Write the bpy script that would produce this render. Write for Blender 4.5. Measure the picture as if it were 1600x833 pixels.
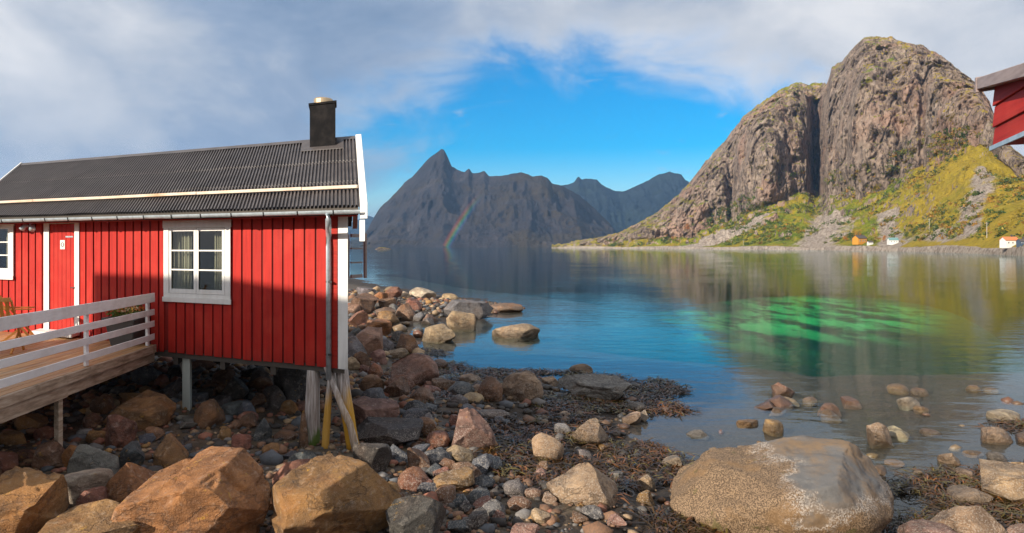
import bpy, bmesh, math, random
import numpy as np
from mathutils import Vector, Matrix

# ------------------------------------------------------------------ scene, camera, sky, sun, exposure
for o in list(bpy.data.objects):
    bpy.data.objects.remove(o)
SC = bpy.context.scene
COL = SC.collection
R = math.radians
EYE = 4.0            # metres above the water
F = 1042.0           # focal length in pixels of the 1600 px wide photograph
HZ = 385.0           # horizon row

cam = bpy.data.cameras.new('camera')
cam.sensor_width = 36.0
cam.lens = 36.0 * F / 1600.0
cam.shift_y = -(416.5 - HZ) / 1600.0
cam.clip_start = 0.05
cam.clip_end = 40000
camo = bpy.data.objects.new('camera', cam)
camo.location = (0, 0, EYE)
camo.rotation_euler = (R(90), 0, 0)
COL.objects.link(camo)
SC.camera = camo

SUN_AZ, SUN_EL = 48.0, 24.0      # light travels towards azimuth +48 (right of the view), down 24 degrees
SUN_STRENGTH, SKY_STRENGTH, EXPOSURE = 4.7, 0.112, 0.62

SC.view_settings.view_transform = 'Standard'
SC.view_settings.look = 'None'
SC.view_settings.exposure = EXPOSURE
SC.view_settings.gamma = 1.0
SC.view_settings.use_curve_mapping = False
SC.cycles.max_bounces = 10
SC.cycles.transparent_max_bounces = 12
SC.cycles.volume_bounces = 0
SC.cycles.caustics_reflective = False
SC.cycles.sample_clamp_indirect = 6.0
SC.cycles.use_denoising = True


class NT:
    """short-hand for building node trees"""
    def __init__(s, tree):
        s.t = tree
        tree.nodes.clear()

    def n(s, kind, **kw):
        nd = s.t.nodes.new('ShaderNode' + kind)
        for k, v in kw.items():
            setattr(nd, k, v)
        return nd

    def put(s, sock, v):
        if v is None:
            return
        if hasattr(v, 'is_output'):
            s.t.links.new(v, sock)
        elif isinstance(v, (tuple, list)):
            sock.default_value = tuple(v) + ((1.0,) if len(v) == 3 and len(sock.default_value) == 4 else ())
        else:
            sock.default_value = v

    def m(s, op, a, b=None, c=None, clamp=False):
        nd = s.n('Math', operation=op, use_clamp=clamp)
        for i, v in enumerate((a, b, c)):
            s.put(nd.inputs[i], v)
        return nd.outputs[0]

    def mix(s, f, a, b, blend='MIX'):
        nd = s.n('Mix', data_type='RGBA', blend_type=blend, clamp_factor=True)
        s.put(nd.inputs[0], f)
        s.put(nd.inputs[6], a)
        s.put(nd.inputs[7], b)
        return nd.outputs[2]

    def ramp(s, f, stops, interp='LINEAR'):
        nd = s.n('ValToRGB')
        cr = nd.color_ramp
        cr.interpolation = interp
        while len(cr.elements) < len(stops):
            cr.elements.new(0.5)
        for e, (p, c) in zip(cr.elements, stops):
            e.position = p
            e.color = tuple(c) + (1.0,) if isinstance(c, (tuple, list)) else (c, c, c, 1)
        s.put(nd.inputs[0], f)
        return nd.outputs[0]

    def noise(s, vec=None, scale=1.0, detail=4.0, rough=0.55, dist=0.0):
        nd = s.n('TexNoise')
        s.put(nd.inputs['Vector'], vec)
        s.put(nd.inputs['Scale'], scale)
        s.put(nd.inputs['Detail'], detail)
        s.put(nd.inputs['Roughness'], rough)
        s.put(nd.inputs['Distortion'], dist)
        return nd.outputs[0]

    def map(s, vec, scale=(1, 1, 1), rot=(0, 0, 0), loc=(0, 0, 0)):
        nd = s.n('Mapping')
        s.put(nd.inputs[0], vec)
        s.put(nd.inputs[1], loc)
        s.put(nd.inputs[2], rot)
        s.put(nd.inputs[3], scale)
        return nd.outputs[0]

    def smooth(s, x, a, b):
        nd = s.n('MapRange', interpolation_type='SMOOTHSTEP')
        s.put(nd.inputs[0], x)
        s.put(nd.inputs[1], a)
        s.put(nd.inputs[2], b)
        return nd.outputs[0]


# ---- sky: Nishita with procedural cloud cover, a blue gap over the fjord
W = bpy.data.worlds.new('World')
SC.world = W
W.use_nodes = True
nt = NT(W.node_tree)
tc = nt.n('TexCoord')
gen = tc.outputs['Generated']
sx = nt.n('SeparateXYZ')
nt.put(sx.inputs[0], gen)
sky = nt.n('TexSky', sky_type='NISHITA')
sky.sun_disc = False
sky.sun_elevation = R(SUN_EL)
sky.sun_rotation = R(180 + SUN_AZ)
sky.altitude = 0
sky.air_density = 1.0
sky.dust_density = 0.25
sky.ozone_density = 3.0
hsv = nt.n('HueSaturation')
hsv.inputs['Saturation'].default_value = 1.85
hsv.inputs['Hue'].default_value = 0.499
hsv.inputs['Value'].default_value = 0.92
nt.put(hsv.inputs['Color'], sky.outputs[0])
az = nt.m('ARCTAN2', sx.outputs[0], sx.outputs[1])
el = nt.m('ARCSINE', sx.outputs[2])
# blue gap (radians)
dx = nt.m('DIVIDE', nt.m('SUBTRACT', az, 0.145), 0.36)
dy = nt.m('DIVIDE', nt.m('SUBTRACT', el, nt.m('MULTIPLY_ADD', az, -0.10, 0.095)), 0.215)
wv = nt.map(gen, (5.0, 5.0, 9.0))
n1 = nt.noise(wv, 1.0, 7, 0.58, 0.6)
n2 = nt.noise(nt.map(gen, (2.2, 2.2, 4.0), loc=(3.1, 0.4, 1.7)), 1.0, 6, 0.55, 0.4)
n3 = nt.noise(nt.map(gen, (9.0, 9.0, 26.0), rot=(0, 0.25, 0), loc=(1.1, 5.4, 2.7)), 1.0, 6, 0.6, 0.8)
r2 = nt.m('SQRT', nt.m('ADD', nt.m('MULTIPLY', dx, dx), nt.m('MULTIPLY', dy, dy)))
rr = nt.m('ADD', r2, nt.m('MULTIPLY', nt.m('SUBTRACT', n1, 0.5), 1.1))
cov = nt.smooth(rr, 0.72, 1.22)
wisp = nt.m('MULTIPLY', nt.smooth(n3, 0.56, 0.78), 0.55)
cov = nt.m('MAXIMUM', cov, wisp)
# lighter in thin places, slate blue in the thick ones
lum = nt.m('ADD', nt.m('MULTIPLY', n2, 0.75), nt.m('MULTIPLY', n1, 0.35))
side = nt.smooth(nt.m('ABSOLUTE', nt.m('SUBTRACT', az, -0.08)), 0.15, 0.85)
lum = nt.m('ADD', lum, nt.m('MULTIPLY', side, 0.26))
edge_ = nt.m('MULTIPLY', nt.m('MULTIPLY', cov, nt.m('SUBTRACT', 1.0, cov)), 4.0)
lum = nt.m('ADD', lum, nt.m('MULTIPLY', edge_, 0.10))
lum = nt.m('ADD', lum, nt.m('MULTIPLY', nt.m('SUBTRACT', n3, 0.5), 0.08))
ccol = nt.ramp(lum, [(0.45, (1.15, 1.7, 2.6)), (0.57, (1.9, 2.4, 3.25)), (0.69, (3.2, 3.45, 3.9)), (0.84, (4.9, 4.9, 5.0))])
skyc = nt.mix(cov, hsv.outputs[0], ccol)
bg = nt.n('Background')
nt.put(bg.inputs[0], skyc)
bg.inputs[1].default_value = SKY_STRENGTH
wo = nt.n('OutputWorld')
nt.t.links.new(bg.outputs[0], wo.inputs[0])

sun = bpy.data.lights.new('sun', 'SUN')
sun.energy = SUN_STRENGTH
sun.angle = R(0.53)
sun.color = (1.0, 0.90, 0.76)
suno = bpy.data.objects.new('sun', sun)
sd = Vector((math.sin(R(SUN_AZ)) * math.cos(R(SUN_EL)), math.cos(R(SUN_AZ)) * math.cos(R(SUN_EL)), -math.sin(R(SUN_EL))))
suno.rotation_euler = sd.to_track_quat('-Z', 'Y').to_euler()
suno.location = (-20, -30, 40)
COL.objects.link(suno)


# ------------------------------------------------------------------ helpers
def px2w(px, py, Y):
    return Vector(((px - 800) / F * Y, Y, EYE + (HZ - py) / F * Y))


def tag(o, label=None, cat=None, group=None, kind=None):
    if label: o['label'] = label
    if cat: o['category'] = cat
    if group: o['group'] = group
    if kind: o['kind'] = kind
    return o


def thing(name, loc, label, cat, group=None):
    o = bpy.data.objects.new(name, None)
    o.location = loc
    o.empty_display_size = 0.2
    COL.objects.link(o)
    return tag(o, label, cat, group)


def wloc(o):
    v = Vector((0, 0, 0))
    while o:
        v = v + o.location
        o = o.parent
    return v


def link(name, me, mat, parent=None, loc=None):
    """vertices in world coordinates unless loc is given"""
    o = bpy.data.objects.new(name, me)
    if mat is not None and len(me.materials) == 0:
        me.materials.append(mat)
    COL.objects.link(o)
    if parent is not None:
        o.parent = parent
        base = wloc(parent)
        o.location = (Vector(loc) if loc is not None else Vector((0, 0, 0))) - base
    elif loc is not None:
        o.location = loc
    return o


def np_mesh(name, V, Fc, smooth=False):
    me = bpy.data.meshes.new(name)
    V = np.asarray(V, dtype=np.float32)
    Fc = np.asarray(Fc, dtype=np.int32)
    k = Fc.shape[1]
    me.vertices.add(len(V))
    me.vertices.foreach_set('co', V.ravel())
    me.loops.add(Fc.size)
    me.loops.foreach_set('vertex_index', Fc.ravel())
    me.polygons.add(len(Fc))
    me.polygons.foreach_set('loop_start', np.arange(0, Fc.size, k, dtype=np.int32))
    if smooth:
        me.polygons.foreach_set('use_smooth', np.ones(len(Fc), dtype=bool))
    me.update()
    me.validate()
    return me


class MB:
    def __init__(s):
        s.v, s.f = [], []

    def hexa(s, p):
        """p: 8 points, bottom ring 0-3, top ring 4-7"""
        b = len(s.v)
        s.v += [tuple(q) for q in p]
        for q in ((3, 2, 1, 0), (4, 5, 6, 7), (0, 1, 5, 4), (1, 2, 6, 5), (2, 3, 7, 6), (3, 0, 4, 7)):
            s.f.append(tuple(b + i for i in q))
        return s

    def box(s, x0, x1, y0, y1, z0, z1, fr=None):
        P = fr or (lambda a, b, c: (a, b, c))
        return s.hexa([P(x0, y0, z0), P(x1, y0, z0), P(x1, y1, z0), P(x0, y1, z0),
                       P(x0, y0, z1), P(x1, y0, z1), P(x1, y1, z1), P(x0, y1, z1)])

    def bar(s, a, b, w, h, up=(0, 0, 1)):
        a, b = Vector(a), Vector(b)
        d = (b - a).normalized()
        sd_ = d.cross(Vector(up)).normalized() * (w / 2)
        u = sd_.cross(d).normalized() * (h / 2)
        return s.hexa([a - sd_ - u, b - sd_ - u, b + sd_ - u, a + sd_ - u,
                       a - sd_ + u, b - sd_ + u, b + sd_ + u, a + sd_ + u])

    def tube(s, pts, rad, n=10, cap=True):
        pts = [Vector(p) for p in pts]
        rads = rad if isinstance(rad, (list, tuple)) else [rad] * len(pts)
        b = len(s.v)
        for i, p in enumerate(pts):
            d = (pts[min(i + 1, len(pts) - 1)] - pts[max(i - 1, 0)]).normalized()
            ref = Vector((0, 0, 1)) if abs(d.z) < 0.9 else Vector((1, 0, 0))
            e1 = d.cross(ref).normalized()
            e2 = d.cross(e1).normalized()
            for k in range(n):
                a = 2 * math.pi * k / n
                s.v.append(tuple(p + (e1 * math.cos(a) + e2 * math.sin(a)) * rads[i]))
        for i in range(len(pts) - 1):
            for k in range(n):
                k2 = (k + 1) % n
                s.f.append((b + i * n + k, b + i * n + k2, b + (i + 1) * n + k2, b + (i + 1) * n + k))
        if cap:
            s.f.append(tuple(b + k for k in range(n))[::-1])
            e = b + (len(pts) - 1) * n
            s.f.append(tuple(e + k for k in range(n)))
        return s

    def quad(s, *p):
        b = len(s.v)
        s.v += [tuple(q) for q in p]
        s.f.append(tuple(range(b, b + len(p))))
        return s

    def build(s, name, mat, parent=None, smooth=False, bevel=0.0):
        me = bpy.data.meshes.new(name)
        me.from_pydata(s.v, [], s.f)
        bm = bmesh.new()
        bm.from_mesh(me)
        bmesh.ops.recalc_face_normals(bm, faces=bm.faces)
        if bevel:
            bmesh.ops.bevel(bm, geom=list(bm.edges), offset=bevel, segments=1, affect='EDGES', clamp_overlap=True)
        bm.to_mesh(me)
        bm.free()
        if smooth:
            me.polygons.foreach_set('use_smooth', [True] * len(me.polygons))
        me.update()
        return link(name, me, mat, parent)


# ---- numpy noise
_rs = np.random.RandomState(7)
_PERM = _rs.permutation(4096).astype(np.int64)
_VAL = _rs.rand(4096).astype(np.float64)


def vnoise(p):
    p = np.asarray(p, dtype=np.float64)
    i = np.floor(p).astype(np.int64)
    f = p - i
    f = f * f * f * (f * (f * 6 - 15) + 10)
    out = 0

    def h(a, b, c):
        return _VAL[_PERM[(_PERM[(_PERM[a & 4095] + b) & 4095] + c) & 4095]]
    for a in (0, 1):
        wa = f[..., 0] if a else 1 - f[..., 0]
        for b in (0, 1):
            wb = f[..., 1] if b else 1 - f[..., 1]
            for c in (0, 1):
                wc = f[..., 2] if c else 1 - f[..., 2]
                out = out + wa * wb * wc * h(i[..., 0] + a, i[..., 1] + b, i[..., 2] + c)
    return out * 2 - 1


def fbm(p, octv=5, gain=0.5, lac=2.03, ridged=False):
    p = np.asarray(p, dtype=np.float64)
    a, s, t = 1.0, 0.0, 0.0
    for k in range(octv):
        v = vnoise(p + 17.3 * k)
        if ridged:
            v = 1 - 2 * np.abs(v)
        s = s + a * v
        t += a
        p = p * lac
        a *= gain
    return s / t


def sstep(x, a, b):
    t = np.clip((x - a) / (b - a), 0, 1)
    return t * t * (3 - 2 * t)


# ------------------------------------------------------------------ materials
MATS = {}


def mat(name, build):
    m_ = bpy.data.materials.new(name)
    m_.use_nodes = True
    n_ = NT(m_.node_tree)
    out = n_.n('OutputMaterial')
    build(n_, out)
    MATS[name] = m_
    return m_


def principled(n_, out, col, rough=0.6, bump=None, bstr=0.3, bdist=0.02, metal=0.0, spec=0.5):
    b = n_.n('BsdfPrincipled')
    n_.put(b.inputs['Base Color'], col)
    n_.put(b.inputs['Roughness'], rough)
    n_.put(b.inputs['Metallic'], metal)
    n_.put(b.inputs['Specular IOR Level'], spec)
    if bump is not None:
        bp = n_.n('Bump')
        bp.inputs['Strength'].default_value = bstr
        bp.inputs['Distance'].default_value = bdist
        n_.put(bp.inputs['Height'], bump)
        n_.t.links.new(bp.outputs[0], b.inputs['Normal'])
    n_.t.links.new(b.outputs[0], out.inputs[0])
    return b


def pos(n_):
    return n_.n('NewGeometry').outputs['Position']


def objrand(n_):
    return n_.n('ObjectInfo').outputs['Random']


def m_paint(base, dark, light, stretch=(14, 14, 0.9), rough=0.55, wear=0.5):
    def f(n_, out):
        p = pos(n_)
        g = n_.noise(n_.map(p, stretch), 1.0, 6, 0.65)
        big = n_.noise(p, 1.7, 5, 0.6)
        c = n_.mix(n_.smooth(g, 0.35, 0.75), base, dark)
        c = n_.mix(n_.m('MULTIPLY', n_.smooth(big, 0.45, 0.72), 0.5), c, light)
        c = n_.mix(n_.m('MULTIPLY', n_.smooth(n_.noise(p, 38, 3, 0.6), 0.68, 0.74), wear), c, light)
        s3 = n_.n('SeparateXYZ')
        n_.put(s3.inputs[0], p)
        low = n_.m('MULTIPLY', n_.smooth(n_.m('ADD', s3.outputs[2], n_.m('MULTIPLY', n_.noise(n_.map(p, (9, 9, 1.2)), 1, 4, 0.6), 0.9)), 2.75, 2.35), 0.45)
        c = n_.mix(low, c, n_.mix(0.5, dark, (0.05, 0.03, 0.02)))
        rnd = objrand(n_)
        c = n_.mix(n_.m('MULTIPLY', rnd, 0.42), c, dark)
        principled(n_, out, c, rough, g, 0.25, 0.012, spec=0.28)
    return f


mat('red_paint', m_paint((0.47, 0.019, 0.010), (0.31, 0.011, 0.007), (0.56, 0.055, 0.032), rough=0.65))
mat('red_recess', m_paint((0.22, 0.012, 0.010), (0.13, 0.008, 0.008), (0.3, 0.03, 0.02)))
mat('dark_red_paint', m_paint((0.42, 0.022, 0.012), (0.24, 0.010, 0.006), (0.48, 0.06, 0.035), (1.2, 1.2, 40), 0.7, 0.7))
mat('white_paint', m_paint((0.80, 0.79, 0.76), (0.68, 0.67, 0.64), (0.62, 0.58, 0.50), (10, 10, 1.2), 0.45, 0.35))
mat('rail_paint', m_paint((0.84, 0.84, 0.83), (0.72, 0.72, 0.71), (0.45, 0.41, 0.36), (5, 5, 22), 0.5, 0.5))
mat('fascia_paint', m_paint((0.34, 0.27, 0.25), (0.20, 0.15, 0.14), (0.46, 0.40, 0.37), (4, 4, 30), 0.5, 0.6))


def f_plank(n_, out):
    p = pos(n_)
    g = n_.noise(n_.map(p, (26, 1.3, 26)), 1.0, 7, 0.65)
    kn = n_.noise(n_.map(p, (6, 1.1, 6)), 1.0, 4, 0.6)
    c = n_.ramp(g, [(0.3, (0.20, 0.10, 0.036)), (0.5, (0.46, 0.25, 0.10)), (0.72, (0.62, 0.43, 0.22))])
    c = n_.mix(n_.m('MULTIPLY', n_.smooth(kn, 0.5, 0.7), 0.6), c, (0.30, 0.26, 0.21))
    c = n_.mix(n_.m('MULTIPLY', objrand(n_), 0.5), c, (0.20, 0.10, 0.04))
    principled(n_, out, c, 0.55, g, 0.4, 0.006)


def f_beam(n_, out):
    p = pos(n_)
    g = n_.noise(n_.map(p, (22, 1.2, 22)), 1.0, 7, 0.65)
    c = n_.ramp(g, [(0.28, (0.13, 0.085, 0.055)), (0.5, (0.36, 0.27, 0.19)), (0.75, (0.55, 0.46, 0.36))])
    blot = n_.noise(p, 3.0, 5, 0.65)
    c = n_.mix(n_.m('MULTIPLY', n_.smooth(blot, 0.52, 0.7), 0.65), c, (0.17, 0.12, 0.07))
    principled(n_, out, c, 0.7, g, 0.5, 0.008)


def f_pile(n_, out):
    p = pos(n_)
    s3 = n_.n('SeparateXYZ')
    n_.put(s3.inputs[0], p)
    g = n_.noise(n_.map(p, (30, 30, 1.6)), 1.0, 7, 0.68)
    c = n_.ramp(g, [(0.3, (0.11, 0.085, 0.07)), (0.48, (0.34, 0.29, 0.26)), (0.7, (0.66, 0.62, 0.60))])
    info = n_.n('ObjectInfo').outputs['Color']
    sc_ = n_.n('SeparateColor')
    n_.put(sc_.inputs[0], info)
    edge = n_.m('ADD', s3.outputs[2], n_.m('MULTIPLY', n_.m('SUBTRACT', n_.noise(n_.map(p, (14, 14, 2)), 1, 4), 0.5), 0.8))
    yel = n_.m('MULTIPLY', n_.smooth(edge, 1.75, 1.25), sc_.outputs[0])
    c = n_.mix(yel, c, n_.mix(g, (0.42, 0.20, 0.012), (0.62, 0.34, 0.03)))
    grn = n_.m('MULTIPLY', n_.smooth(edge, 0.95, 0.75), sc_.outputs[1])
    c = n_.mix(grn, c, (0.09, 0.14, 0.02))
    principled(n_, out, c, 0.75, g, 0.6, 0.02)


def f_post(n_, out):
    p = pos(n_)
    g = n_.noise(n_.map(p, (24, 24, 1.6)), 1.0, 6, 0.65)
    c = n_.mix(g, (0.30, 0.33, 0.30), (0.52, 0.55, 0.50))
    principled(n_, out, c, 0.7, g, 0.4, 0.01)


def f_roof(n_, out):
    p = pos(n_)
    g = n_.noise(p, 3.0, 6, 0.65)
    c = n_.ramp(g, [(0.3, (0.050, 0.042, 0.040)), (0.6, (0.085, 0.073, 0.070)), (0.8, (0.12, 0.105, 0.10))])
    sp = n_.smooth(n_.noise(p, 26, 3, 0.6), 0.68, 0.75)
    c = n_.mix(n_.m('MULTIPLY', sp, 0.5), c, (0.30, 0.29, 0.27))
    principled(n_, out, c, 0.42, g, 0.1, 0.01)


def f_metal(col, rough, metal):
    def f(n_, out):
        g = n_.noise(pos(n_), 9.0, 5, 0.6)
        c = n_.mix(n_.smooth(g, 0.4, 0.7), col, tuple(x * 0.72 for x in col))
        principled(n_, out, c, rough, g, 0.08, 0.01, metal)
    return f


def f_batten(n_, out):
    p = pos(n_)
    g = n_.noise(n_.map(p, (2, 2, 30)), 1.0, 6, 0.6)
    big = n_.noise(p, 0.9, 3, 0.5)
    c = n_.ramp(big, [(0.35, (0.62, 0.42, 0.28)), (0.55, (0.70, 0.58, 0.46)), (0.7, (0.52, 0.30, 0.16))])
    c = n_.mix(n_.m('MULTIPLY', n_.smooth(g, 0.5, 0.7), 0.5), c, (0.30, 0.18, 0.10))
    principled(n_, out, c, 0.6, g, 0.2, 0.01)


mat('deck_plank', f_plank)
mat('weathered_beam', f_beam)
mat('pile_wood', f_pile)
mat('post_wood', f_post)
mat('roof_sheet', f_roof)
mat('gutter_metal', f_metal((0.46, 0.52, 0.56), 0.35, 0.35))
mat('chimney_metal', lambda n_, out: principled(n_, out, n_.mix(n_.smooth(n_.noise(pos(n_), 5, 6, 0.65), 0.4, 0.7), (0.008, 0.0078, 0.0085), (0.018, 0.016, 0.016)), 0.75, spec=0.06))
mat('cap_metal', f_metal((0.62, 0.46, 0.28), 0.35, 0.8))
mat('dark_metal', f_metal((0.05, 0.05, 0.05), 0.45, 0.3))
mat('batten_wood', f_batten)
mat('chair_wood', lambda n_, out: principled(n_, out, n_.mix(n_.noise(n_.map(pos(n_), (20, 20, 3)), 1, 5), (0.42, 0.16, 0.03), (0.62, 0.27, 0.06)), 0.4))
mat('pot_clay', lambda n_, out: principled(n_, out, n_.mix(n_.noise(pos(n_), 9, 5), (0.05, 0.048, 0.047), (0.10, 0.095, 0.09)), 0.6, n_.noise(pos(n_), 30, 4), 0.2, 0.01))
mat('soil', lambda n_, out: principled(n_, out, n_.mix(n_.noise(pos(n_), 40, 4), (0.02, 0.013, 0.008), (0.06, 0.04, 0.025)), 0.9))
mat('curtain', lambda n_, out: principled(n_, out, n_.mix(n_.noise(n_.map(pos(n_), (30, 30, 2)), 1, 3), (0.30, 0.25, 0.17), (0.48, 0.42, 0.31)), 0.9))
mat('interior', lambda n_, out: principled(n_, out, n_.mix(n_.noise(pos(n_), 2, 3), (0.10, 0.075, 0.055), (0.16, 0.12, 0.09)), 0.9))
mat('underside', lambda n_, out: principled(n_, out, n_.mix(n_.noise(pos(n_), 3, 4), (0.05, 0.042, 0.036), (0.10, 0.085, 0.07)), 0.9))


def f_glass(n_, out):
    fr = n_.n('Fresnel')
    fr.inputs[0].default_value = 1.5
    g = n_.n('BsdfGlossy')
    g.inputs['Roughness'].default_value = 0.02
    t = n_.n('BsdfTransparent')
    t.inputs[0].default_value = (0.86, 0.90, 0.88, 1)
    mx = n_.n('MixShader')
    front = n_.m('SUBTRACT', 1.0, n_.n('NewGeometry').outputs['Backfacing'])
    n_.t.links.new(n_.m('MULTIPLY', n_.m('ADD', fr.outputs[0], 0.04), front), mx.inputs[0])
    n_.t.links.new(t.outputs[0], mx.inputs[1])
    n_.t.links.new(g.outputs[0], mx.inputs[2])
    n_.t.links.new(mx.outputs[0], out.inputs[0])


mat('glass', f_glass)


def f_rock(n_, out):
    """boulders: the object's own colour, mottling, iron stain, barnacles and the dark tidal band"""
    oi = n_.n('ObjectInfo')
    base = oi.outputs['Color']
    p = pos(n_)
    s3 = n_.n('SeparateXYZ')
    n_.put(s3.inputs[0], p)
    z = s3.outputs[2]
    rv = n_.n('VectorMath', operation='ADD')
    n_.put(rv.inputs[0], p)
    cmb = n_.n('CombineXYZ')
    n_.put(cmb.inputs[0], n_.m('MULTIPLY', oi.outputs['Random'], 61.0))
    n_.t.links.new(cmb.outputs[0], rv.inputs[1])
    q = rv.outputs[0]
    a = n_.noise(q, 2.3, 8, 0.68, 0.4)
    b = n_.noise(q, 11.0, 6, 0.7)
    cfine = n_.noise(q, 60.0, 4, 0.7)
    layer = n_.noise(n_.map(q, (1.5, 1.5, 13), rot=(0.35, 0.2, 0.3)), 1.0, 5, 0.6, 0.6)
    dark = n_.mix(1.0, base, (0.40, 0.38, 0.38), 'MULTIPLY')
    light = n_.mix(0.5, base, (0.56, 0.49, 0.41))
    c = n_.mix(n_.smooth(a, 0.36, 0.68), dark, base)
    c = n_.mix(n_.m('MULTIPLY', n_.smooth(b, 0.50, 0.74), 0.65), c, light)
    c = n_.mix(n_.m('MULTIPLY', n_.smooth(layer, 0.52, 0.62), 0.4), c, dark)
    rust = n_.m('MULTIPLY', n_.smooth(n_.noise(q, 1.1, 5, 0.6), 0.5, 0.7), oi.outputs['Alpha'])
    c = n_.mix(n_.m('MULTIPLY', rust, 0.75), c, (0.34, 0.135, 0.028))
    c = n_.mix(n_.m('MULTIPLY', n_.smooth(cfine, 0.56, 0.72), 0.35), c, dark)
    # lichen flecks above the tide, barnacles within it, weed-dark below
    hi = n_.smooth(z, 0.75, 1.1)
    lich = n_.m('MULTIPLY', n_.m('MULTIPLY', n_.smooth(n_.noise(q, 7.5, 5, 0.7), 0.62, 0.68), hi), 0.6)
    c = n_.mix(lich, c, (0.50, 0.27, 0.03))
    zj = n_.m('ADD', z, n_.m('MULTIPLY', n_.m('SUBTRACT', a, 0.5), 0.7))
    tide = n_.m('MULTIPLY', n_.smooth(zj, 0.85, 0.55), n_.smooth(zj, 0.02, 0.16))
    barn = n_.m('MULTIPLY', n_.smooth(n_.noise(q, 46, 3, 0.6), 0.52, 0.62), tide)
    c = n_.mix(n_.m('MULTIPLY', barn, 0.42), c, (0.55, 0.49, 0.42))
    wet = n_.smooth(n_.m('ADD', z, n_.m('MULTIPLY', n_.m('SUBTRACT', a, 0.5), 0.5)), 0.34, 0.10)
    c = n_.mix(n_.m('MULTIPLY', wet, 0.66), c, (0.055, 0.036, 0.018))
    vein = n_.smooth(n_.m('ABSOLUTE', n_.m('SUBTRACT', n_.noise(n_.map(q, (1, 1, 1.6), rot=(0.4, 0.3, 0.2)), 1.5, 7, 0.6, 0.3), 0.5)), 0.016, 0.002)
    c = n_.mix(n_.m('MULTIPLY', vein, 0.28), c, (0.035, 0.026, 0.02))
    grain = n_.noise(q, 140.0, 2, 0.6)
    c = n_.mix(n_.m('MULTIPLY', n_.smooth(grain, 0.58, 0.70), 0.4), c, n_.mix(0.5, base, (0.75, 0.70, 0.62)))
    c = n_.mix(n_.m('MULTIPLY', n_.smooth(grain, 0.42, 0.32), 0.45), c, dark)
    h = n_.m('ADD', n_.m('ADD', n_.m('MULTIPLY', a, 1.0), n_.m('MULTIPLY', b, 0.6)), n_.m('ADD', n_.m('MULTIPLY', cfine, 0.30), n_.m('MULTIPLY', layer, 0.4)))
    h = n_.m('SUBTRACT', h, n_.m('MULTIPLY', vein, 0.25))
    rough = n_.m('SUBTRACT', 0.82, n_.m('MULTIPLY', wet, 0.42))
    principled(n_, out, c, rough, h, 0.9, 0.08)


mat('rock', f_rock)


def f_pebble(n_, out):
    p = pos(n_)
    vo = n_.n('Attribute', attribute_name='tint')
    s3 = n_.n('SeparateXYZ')
    n_.put(s3.inputs[0], p)
    b = n_.noise(p, 22, 5, 0.7)
    c = n_.mix(n_.m('MULTIPLY', n_.smooth(b, 0.4, 0.7), 0.5), vo.outputs['Color'], (0.06, 0.05, 0.04))
    wet = n_.smooth(s3.outputs[2], 0.45, 0.15)
    c = n_.mix(n_.m('MULTIPLY', wet, 0.6), c, (0.045, 0.034, 0.020))
    principled(n_, out, c, n_.m('SUBTRACT', 0.8, n_.m('MULTIPLY', wet, 0.4)), b, 0.5, 0.02)


mat('pebble', f_pebble)


def f_shore(n_, out):
    p = pos(n_)
    s3 = n_.n('SeparateXYZ')
    n_.put(s3.inputs[0], p)
    z = s3.outputs[2]
    a = n_.noise(p, 1.1, 7, 0.65)
    v = n_.n('TexVoronoi')
    n_.put(v.inputs['Vector'], p)
    v.inputs['Scale'].default_value = 11.0
    b = n_.noise(p, 9.0, 6, 0.7)
    dry = n_.ramp(b, [(0.3, (0.030, 0.024, 0.018)), (0.5, (0.085, 0.062, 0.042)), (0.72, (0.17, 0.125, 0.085))])
    dry = n_.mix(n_.m('MULTIPLY', n_.smooth(a, 0.45, 0.7), 0.5), dry, (0.10, 0.075, 0.030))
    weed = n_.ramp(b, [(0.3, (0.012, 0.008, 0.005)), (0.55, (0.036, 0.022, 0.011)), (0.75, (0.075, 0.046, 0.022))])
    c = n_.mix(n_.smooth(n_.m('ADD', z, n_.m('MULTIPLY', n_.m('SUBTRACT', a, 0.5), 0.5)), 0.42, 0.22), dry, weed)
    # pale sand bank and stony shallows on the sea bed
    sand = n_.n('Attribute', attribute_name='sand').outputs['Fac']
    patch = n_.noise(n_.map(p, (0.42, 0.15, 0.1)), 1.0, 6, 0.62, 0.4)
    sm = n_.m('MULTIPLY', sand, n_.smooth(n_.m('ADD', patch, n_.m('MULTIPLY', n_.m('SUBTRACT', n_.noise(n_.map(p, (0.9, 0.4, 1)), 1.0, 5, 0.65), 0.5), 0.36)), 0.40, 0.60))
    c = n_.mix(sm, c, n_.mix(a, (0.36, 0.50, 0.18), (0.52, 0.66, 0.26)))
    bed = n_.m('MULTIPLY', n_.smooth(z, -0.05, -0.3), n_.smooth(v.outputs['Distance'], 0.5, 0.2))
    c = n_.mix(n_.m('MULTIPLY', n_.m('MULTIPLY', bed, n_.smooth(a, 0.45, 0.6)), 0.16), c, (0.16, 0.11, 0.06))
    h = n_.m('ADD', b, n_.m('MULTIPLY', v.outputs['Distance'], 0.6))
    principled(n_, out, c, 0.75, h, 0.8, 0.05)


mat('shore', f_shore)


def f_weed(n_, out):
    vo = n_.n('Attribute', attribute_name='tint')
    principled(n_, out, vo.outputs['Color'], 0.32)


mat('weed', f_weed)


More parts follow.
